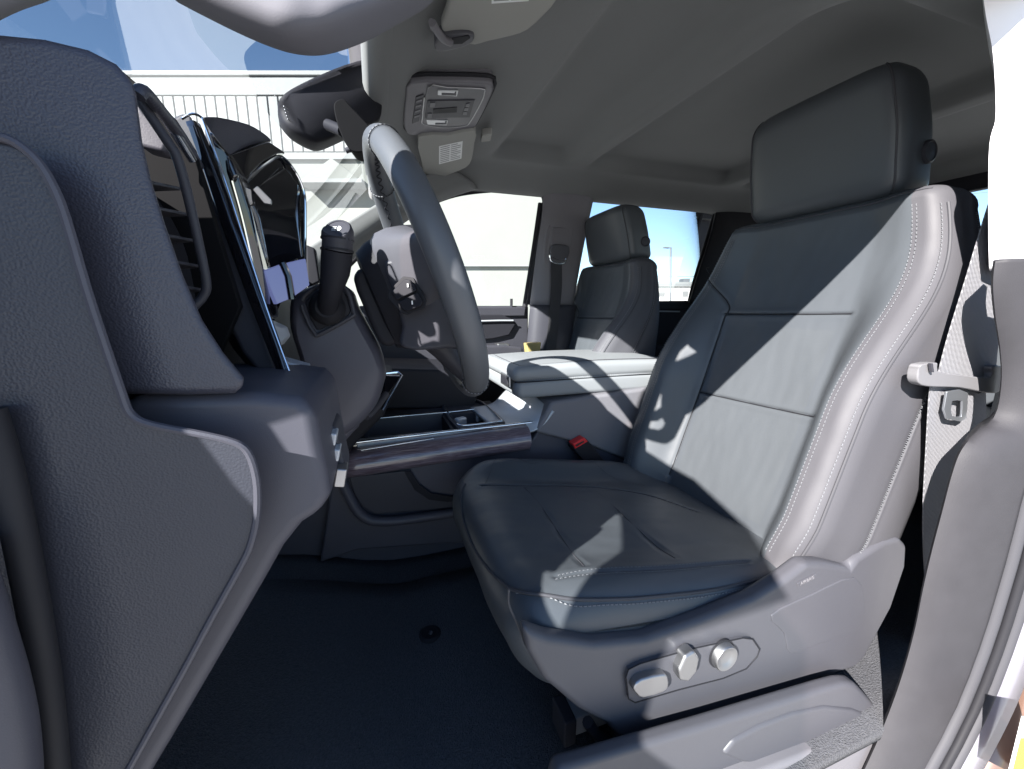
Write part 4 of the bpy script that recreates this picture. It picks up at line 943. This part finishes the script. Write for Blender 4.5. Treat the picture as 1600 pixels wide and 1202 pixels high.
# ============================================================= DOOR OPENING AT THE RIGHT
YB = .30
bl_ = cr(pts('Y', YB, (1562, 405), (1558, 440), (1562, 490), (1570, 540), (1573, 590), (1566, 640), (1550, 668), (1530, 682), (1508, 705), (1494, 740), (1478, 800), (1462, 860), (1448, 920), (1436, 980), (1420, 1040), (1400, 1100), (1372, 1170), (1330, 1260)), 4)
br_ = cr(pts('Y', YB-.03, (1690, 405), (1690, 450), (1680, 500), (1665, 550), (1650, 600), (1638, 640), (1628, 668), (1620, 690), (1610, 715), (1600, 745), (1585, 800), (1570, 860), (1553, 920), (1535, 980), (1514, 1040), (1490, 1100), (1455, 1170), (1405, 1260)), 4)
rows = [[p + Vector((.09, .03, 0)) for p in bl_], [p + Vector((.012, .004, 0)) for p in bl_], [p for p in bl_]]
for f, d in ((.04, -.003), (.3, -.006), (.6, -.006), (.9, -.002), (1.0, .0)): rows.append([a.lerp(b, f) + Vector((0, d, 0)) for a, b in zip(bl_, br_)])
struct(loft('b_pillar_lower_trim', rows, PILLAR_D, closed=False, caps=False, sharp=80, solid=.006))
def upline(*p, y): return pts('Y', y, *p)
ul = cr(pts('Y', .345, (1538, -40), (1546, 20), (1557, 80), (1561, 150), (1560, 190), (1551, 225), (1549, 300), (1549, 370), (1550, 419)), 4)
ur = [at(1730, 20 + 0*i, 'Y', YB-.03) for i in range(0)]
ur = cr(pts('Y', .30, (1780, -40), (1780, 20), (1780, 80), (1780, 150), (1780, 190), (1780, 225), (1780, 300), (1780, 370), (1780, 425)), 4)
rows = [[p + Vector((.09, .03, 0)) for p in ul], ul] + [[a.lerp(b, f) + Vector((0, d, 0)) for a, b in zip(ul, ur)] for f, d in ((.1, -.008), (.4, -.012), (1, 0))]
struct(loft('b_pillar', rows, PILLAR_W, closed=False, caps=False, sharp=80, solid=.006))
struct(tube('door_seal', pts('Y', .262, (-20, 640), (10, 740), (34, 850), (58, 980), (76, 1100), (88, 1230), (92, 1300)), .0065, RUBBER, sm=5, seg=12))  # added dark tube following a dark band at the lower left
# rubber seals and painted body side, further out
s1 = [a + Vector((0, -.004, 0)) for a in br_]
struct(tube('door_seal', [p + Vector((.004, -.002, 0)) for p in s1][::3], .0085, PIPE, seg=12))
struct(tube('door_seal', [p + Vector((.017, -.012, -.0)) for p in s1][::3], .006, RUBBER, seg=12))
struct(tube('door_seal', [p + Vector((.029, -.016, -.0)) for p in s1][::3], .0075, PIPE, seg=12))
o1 = [p + Vector((.03, -.018, 0)) for p in s1]; o2 = [p + Vector((.075, -.03, -.005)) for p in s1]; o3 = [p + Vector((.085, -.028, -.01)) for p in s1]; o4 = [p + Vector((.16, -.06, -.02)) for p in s1]
struct(loft('body_side', [o1, o2], PAINT, closed=False, caps=False, solid=.003))
struct(loft('body_side', [o2, o3], RUBBER, closed=False, caps=False, solid=.003))
struct(loft('body_side', [o3, o4], SILL_SHEEN, closed=False, caps=False, solid=.003))
yl = thing('tyre_pressure_label', 'small white and yellow label on the painted sill at the lower right corner', 'label', at(1585, 1180, 'Y', .19))
plate('label_sheet', pts('Y', .19, (1572, 1225), (1598, 1120), (1640, 1120), (1640, 1240)), (0, .001, 0), PAPER, yl, bevel=0)
plate('yellow_bar', pts('Y', .1885, (1583, 1212), (1597, 1155), (1606, 1155), (1606, 1222), (1584, 1222)), (0, .001, 0), YEL, yl, bevel=0)
# dark inner wall of the cab behind the pillar trim
struct(mk('cab_side_wall', [(.99, .36, .10), (2.14, .36, .10), (2.14, .36, .86), (.99, .36, .86)], [[0, 1, 2, 3]], DARK))
struct(mk('cab_side_wall', [(1.30, .34, .86), (1.36, .34, 1.30), (.96, .36, 1.30), (.98, .36, .86)], [[0, 1, 2, 3]], DARK))
struct(mk('cab_side_wall', [(2.0, .35, .86), (2.14, .35, .86), (2.14, .35, 1.30), (1.9, .35, 1.30)], [[0, 1, 2, 3]], DARK))
# seat track cover by the sill, and sill trim
tc_ = cr(ptsY((868, 1215, .33), (905, 1196, .33), (1100, 1138, .33), (1290, 1078, .33), (1330, 1069, .33), (1345, 1075, .33), (1372, 1106, .33), (1378, 1118, .33), (1374, 1140, .33), (1350, 1158, .33), (1200, 1206, .33), (1000, 1290, .33), (868, 1290, .33)), 2, True)
trk = thing('seat_track_cover', 'long grey plastic cover on the floor under the driver seat shield', 'trim cover', (.5, .33, .15))
plate('cover', tc_, (0, .022, 0), SHIELD, trk, bevel=.008, seg=5)
plate('cover_rib', cr(ptsY((1130, 1180, .326), (1190, 1135, .326), (1290, 1105, .326), (1362, 1120, .326), (1350, 1150, .326), (1220, 1195, .326)), 2, True), (0, .02, 0), SHIELD, trk, bevel=.006, seg=5)
struct(plate('door_sill', ptsY((1000, 1300, .31), (1150, 1225, .31), (1270, 1178, .31), (1362, 1160, .31), (1420, 1165, .31), (1400, 1300, .31)), (0, .06, 0), PILLAR, bevel=.008))
# floor mat hook
hk = thing('floor_mat_hook', 'round black mat retainer set in the carpet before the driver seat', 'hook', at(672, 992, 'Z', .145))
disc('retainer_base', at(672, 992, 'Z', .143), (0, 0, 1), [(.022, 0), (.022, .003), (.017, .006), (.008, .004), (0, .005)], DARK, hk)
tube('retainer_post', [at(672, 992, 'Z', .146), at(674, 986, 'Z', .15)], .004, MIDD, hk)
fm = thing('floor_mat', 'dark fitted floor mat on the driver side carpet', 'mat', (.1, .6, .144))
rowsm = [[(x, y, .1455 + (.10*ss(.0, -.35, x) if x < 0 else 0)) for x in (-.4, -.2, 0, .1, .2, .30)] for y in (.36, .6, .9)]
patch('mat', rowsm, CARPET, fm, nu=4, nv=4, solid=.004)

# ============================================================= OVERHEAD
HZ = 1.262
oc = thing('overhead_console', 'grey overhead console with map lamps and buttons on the headliner', 'overhead console', at(700, 170, 'Z', 1.27))
def zp(z, *p): return [at(a, b, 'Z', z) for a, b in p]
fr0 = zp(1.262, (641, 130), (700, 128), (762, 130), (770, 138), (768, 150), (745, 196), (735, 203), (690, 209), (645, 212), (634, 206), (631, 190), (634, 150))
plate('frame', cr(fr0, 2, True), (0, 0, .03), PILLAR, oc, bevel=.005, seg=4)
tube('frame_gap', [p + Vector((0, 0, .012)) for p in cr([oc_ + (oc_ - sum(fr0, Vector())/len(fr0))*.03 for oc_ in fr0], 2, True)], .004, RUBBER, oc, seg=8)
inn = zp(1.2600, (668, 137), (700, 137), (752, 139), (757, 145), (752, 160), (735, 190), (725, 197), (690, 199), (662, 194), (660, 184))
plate('inner_panel', cr(inn, 2, True), (0, 0, .004), SHIELD, oc, bevel=.0012)
tube('inner_rim', cr(inn, 3, True) , .0014, SATIN, oc, seg=8)
plate('side_grille', zp(1.2598, (650, 152), (662, 148), (655, 190), (644, 194)), (0, 0, .003), MIDD, oc, bevel=.001)
for k in range(4): plate('grille_slat', zp(1.2585, (648.5-k*.9+2, 158+k*8), (660-k*1.2, 155+k*8), (659.4-k*1.2, 158+k*8), (648-k*.9+2, 161+k*8)), (0, 0, .002), PILLAR, oc, bevel=.0004)
for L4 in (((684, 142), (716, 143), (714, 151), (684, 149)), ((666, 188), (700, 189), (698, 196), (668, 195))):
    plate('map_lamp', zp(1.2580, *L4), (0, 0, .003), LENS, oc, bevel=.0008)
for L4 in (((690, 146), (710, 147), (711, 144), (713, 144), (713, 150), (690, 149)), ((680, 193), (695, 193), (696, 190), (698, 190), (698, 195), (680, 195))):
    plate('lamp_switch', zp(1.2570, *L4), (0, 0, .001), MIDD, oc, bevel=.0003)
plate('button_bar', zp(1.2582, (668, 158), (742, 157), (734, 184), (664, 185)), (0, 0, .003), MIDD, oc, bevel=.001)
plate('centre_slot', zp(1.2572, (677, 171), (714, 168), (714, 176), (677, 178)), (0, 0, .001), RUBBER, oc, bevel=.0003)
for L4 in (((672, 161), (680, 161), (679, 168), (671, 168)), ((668, 178), (675, 178), (674, 186), (667, 186)), ((728, 163), (734, 162), (733, 168), (727, 168)), ((726, 169), (732, 169), (731, 174), (725, 174)), ((724, 175), (730, 175), (729, 180), (723, 180))):
    plate('button', zp(1.2568, *L4), (0, 0, .002), SHIELD, oc, bevel=.0005)
# sun visors
def visor(name, label, P, z, lab, lines):
    v = thing(name, label, 'sun visor', at(P[0][0], P[0][1], 'Z', z), group='sun visors')
    plate('visor_panel', cr(zp(z, *P), 2, True), (0, 0, .016), CREAM, v, bevel=.005, seg=4)
    q = zp(z-.0012, *lab); plate('warning_label', q, (0, 0, .001), PAPER, v, bevel=0)
    a, b, c, d = zp(z-.0018, *lab)
    for k in range(lines):
        t0, t1 = (k+.6)/(lines+.6), (k+.85)/(lines+.6)
        for s0, s1 in ((.06, .46), (.52, .94 if k % 3 else .8)):
            def g(s, t): return a.lerp(b, s).lerp(d.lerp(c, s), t)
            plate('label_print', [g(s0, t0), g(s1, t0), g(s1, t1), g(s0, t1)], (0, 0, .0003), INK, v, bevel=0)
    return v
v1 = visor('sun_visor', 'folded passenger sun visor with white warning label beyond the overhead console', ((654, 214), (700, 212), (742, 204), (741, 225), (737, 250), (728, 262), (705, 272), (685, 279), (680, 274), (668, 273), (664, 277), (658, 250)), 1.255, ((686, 229), (723, 221), (721, 248), (686, 257)), 9)
tube('visor_arm', zp(1.25, (655, 268), (663, 275)), .008, CREAM, v1)
v2 = visor('sun_visor', 'driver sun visor folded up at the top of the windshield with its corner clip', ((690, -60), (900, -60), (872, 0), (852, 24), (826, 48), (800, 58), (764, 66), (742, 72), (722, 66), (694, 52), (690, 40), (702, 0)), 1.255, ((768, -12), (828, -12), (826, 2), (768, 6)), 3)
clp = thing('visor_clip', 'dark hooked visor clip on the headliner by the windshield edge', 'clip', at(700, 60, 'Z', 1.25))
plate('clip_base', cr(zp(1.248, (682, 62), (700, 56), (722, 54), (740, 57), (738, 68), (720, 76), (690, 82), (679, 78)), 2, True), (0, 0, .02), SHIELD, clp, bevel=.004)
tube('hook', [at(676, 36, 'Z', 1.238), at(684, 50, 'Z', 1.236), at(694, 62, 'Z', 1.240), at(704, 66, 'Z', 1.246)], .006, PILLAR, clp, sm=4)
tube('hook_tip', [at(674, 34, 'Z', 1.240), at(677, 44, 'Z', 1.240)], .005, PILLAR, clp)
plate('clip_slot', zp(1.247, (706, 60), (732, 56), (735, 60), (722, 69), (706, 70)), (0, 0, .002), DARK, clp, bevel=.0005)
vp = thing('visor_pin', 'small light retaining block on the headliner beside the passenger visor', 'clip', at(760, 217, 'Z', 1.27))
plate('pin_block', zp(1.262, (753, 213), (769, 211), (767, 221), (751, 223)), (0, 0, .02), CREAM, vp, bevel=.003)
# coat hook far back
ch = thing('coat_hook', 'small coat hook on the far roof rail above the rear window', 'hook', at(1124, 280, 'Y', 1.5))
plate('hook_base', pts('Y', 1.49, (1118, 276), (1138, 270), (1140, 282), (1120, 288)), (0, .03, 0), MIDD, ch, bevel=.004)
tube('hook', pts('Y', 1.46, (1134, 274), (1122, 279), (1118, 287), (1124, 286)), .006, SATIN, ch, sm=3)
# rear view mirror with its stem on the windshield
rv = thing('rear_view_mirror', 'dark rear view mirror housing seen from its end below the headliner', 'mirror', at(540, 170, 'Y', 1.0))
mo = [at(x, y, 'Y', yy) for x, y, yy in ((436, 172, .93), (437, 150, .92), (470, 128, .93), (540, 98, .96), (590, 88, 1.0), (600, 110, 1.0), (598, 175, 1.0), (586, 190, .99), (560, 196, .97), (528, 210, .95), (505, 219, .94), (488, 218, .93), (462, 205, .92), (444, 190, .92))]
mo = cr(mo, 3, True); mc = sum(mo, Vector())/len(mo)
rg = []
for d, s in ((-.0, .88), (.004, .97), (.014, 1.0), (.05, 1.0), (.075, .93), (.09, .80)): rg.append([mc + (p-mc)*s + Vector((-.2*d, d, 0)) for p in mo])
loft('housing', rg, DARK, rv, sharp=70)
st_ = cr([at(x, y, 'Y', .86) for x, y in ((521, 166), (527, 156), (538, 155), (548, 166), (580, 200), (598, 222), (588, 232), (556, 238), (540, 225), (527, 195))], 3, True)
plate('stem', st_, (.01, .05, 0), BLACK, rv, bevel=.008, seg=4)
tube('pivot', [at(512, 195, 'Y', .90), at(535, 205, 'Y', .87)], .010, DARK, rv)
tube('stem_foot', [at(540, 236, 'Y', .87), at(556, 230, 'Y', .87)], .005, MIDD, rv)
for k in range(5): tube('vent_slit', [at(443+k*1.5, 166+k*5, 'Y', .908), at(449+k*1.5, 170+k*5.2, 'Y', .914)], .001, SATIN, rv, seg=6)
# grab handle on the driver's A-pillar, close overhead
gh = thing('grab_handle', 'thick grey grab handle curving across the top of the windshield view', 'handle', at(470, 30, 'Y', .33))
o_ = cr(ptsY((262, -14, .34), (300, 6, .34), (360, 36, .335), (410, 58, .33), (450, 70, .325), (490, 73, .325), (530, 64, .325), (580, 44, .33), (630, 16, .335), (672, -6, .34), (700, -30, .345)), 4)
i_ = cr(ptsY((330, -60, .345), (360, -40, .34), (400, -20, .335), (440, -8, .33), (470, 0, .325), (500, 8, .325), (530, 12, .325), (565, 8, .33), (590, 0, .335), (610, -20, .34), (620, -50, .345)), 4)
rg = []
for a, b in zip(o_, i_):
    c_ = (a+b)/2; u_ = (a-b)/2; n_ = Vector((0, 1, 0)); rg.append([c_ + u_*math.copysign(abs(math.cos(q))**.7, math.cos(q)) + n_*.020*math.copysign(abs(math.sin(q))**.8, math.sin(q)) for q in [2*math.pi*j/24 for j in range(24)]])
loft('grip', rg, HANDLE, gh, sharp=80)
pb = cr(ptsY((330, -60, .352), (430, -20, .35), (500, 4, .35), (570, 4, .35), (640, -60, .35)), 3)
plate('backing', ptsY((420, -60, .352), (430, -20, .35), (500, 14, .35), (570, 12, .35), (630, -60, .35)), (0, .01, 0), CREAM, gh, bevel=.003)

# ============================================================= PASSENGER BELT on the far pillar
pbt = thing('passenger_seat_belt', 'grey belt webbing hanging from its guide on the far pillar', 'seat belt', at(876, 400, 'Y', 1.58))
plate('height_adjuster', cr(pts('Y', 1.585, (858, 352), (872, 350), (898, 352), (903, 360), (898, 405), (890, 420), (862, 420), (850, 414), (851, 380)), 2, True), (0, .02, 0), PILLAR, pbt, bevel=.006)
plate('slider', pts('Y', 1.575, (864, 355), (897, 356), (892, 388), (860, 388)), (0, .02, 0), PILLAR, pbt, bevel=.004)
plate('guide_cap', cr(pts('Y', 1.56, (862, 384), (876, 382), (890, 386), (888, 402), (880, 407), (862, 402)), 2, True), (0, .02, 0), SHIELD, pbt, bevel=.004)
tube('guide_loop', pts('Y', 1.555, (859, 399), (861, 408), (872, 412), (882, 411), (884, 404)), .004, CHROME, pbt, sm=3)
ribbon('webbing', pts('Y', 1.56, (861, 409), (861, 450), (857, 500), (852, 560)), pts('Y', 1.562, (878, 411), (878, 450), (873, 500), (867, 560)), .0016, WEB_D, pbt)
bt = thing('belt_anchor', 'small tan wedge at the base of the far pillar by the passenger seat', 'trim piece', at(832, 550, 'Y', 1.5))
plate('wedge', pts('Y', 1.5, (823, 537), (846, 535), (843, 562), (826, 562)), (0, .04, 0), TAN, bt, bevel=.004)
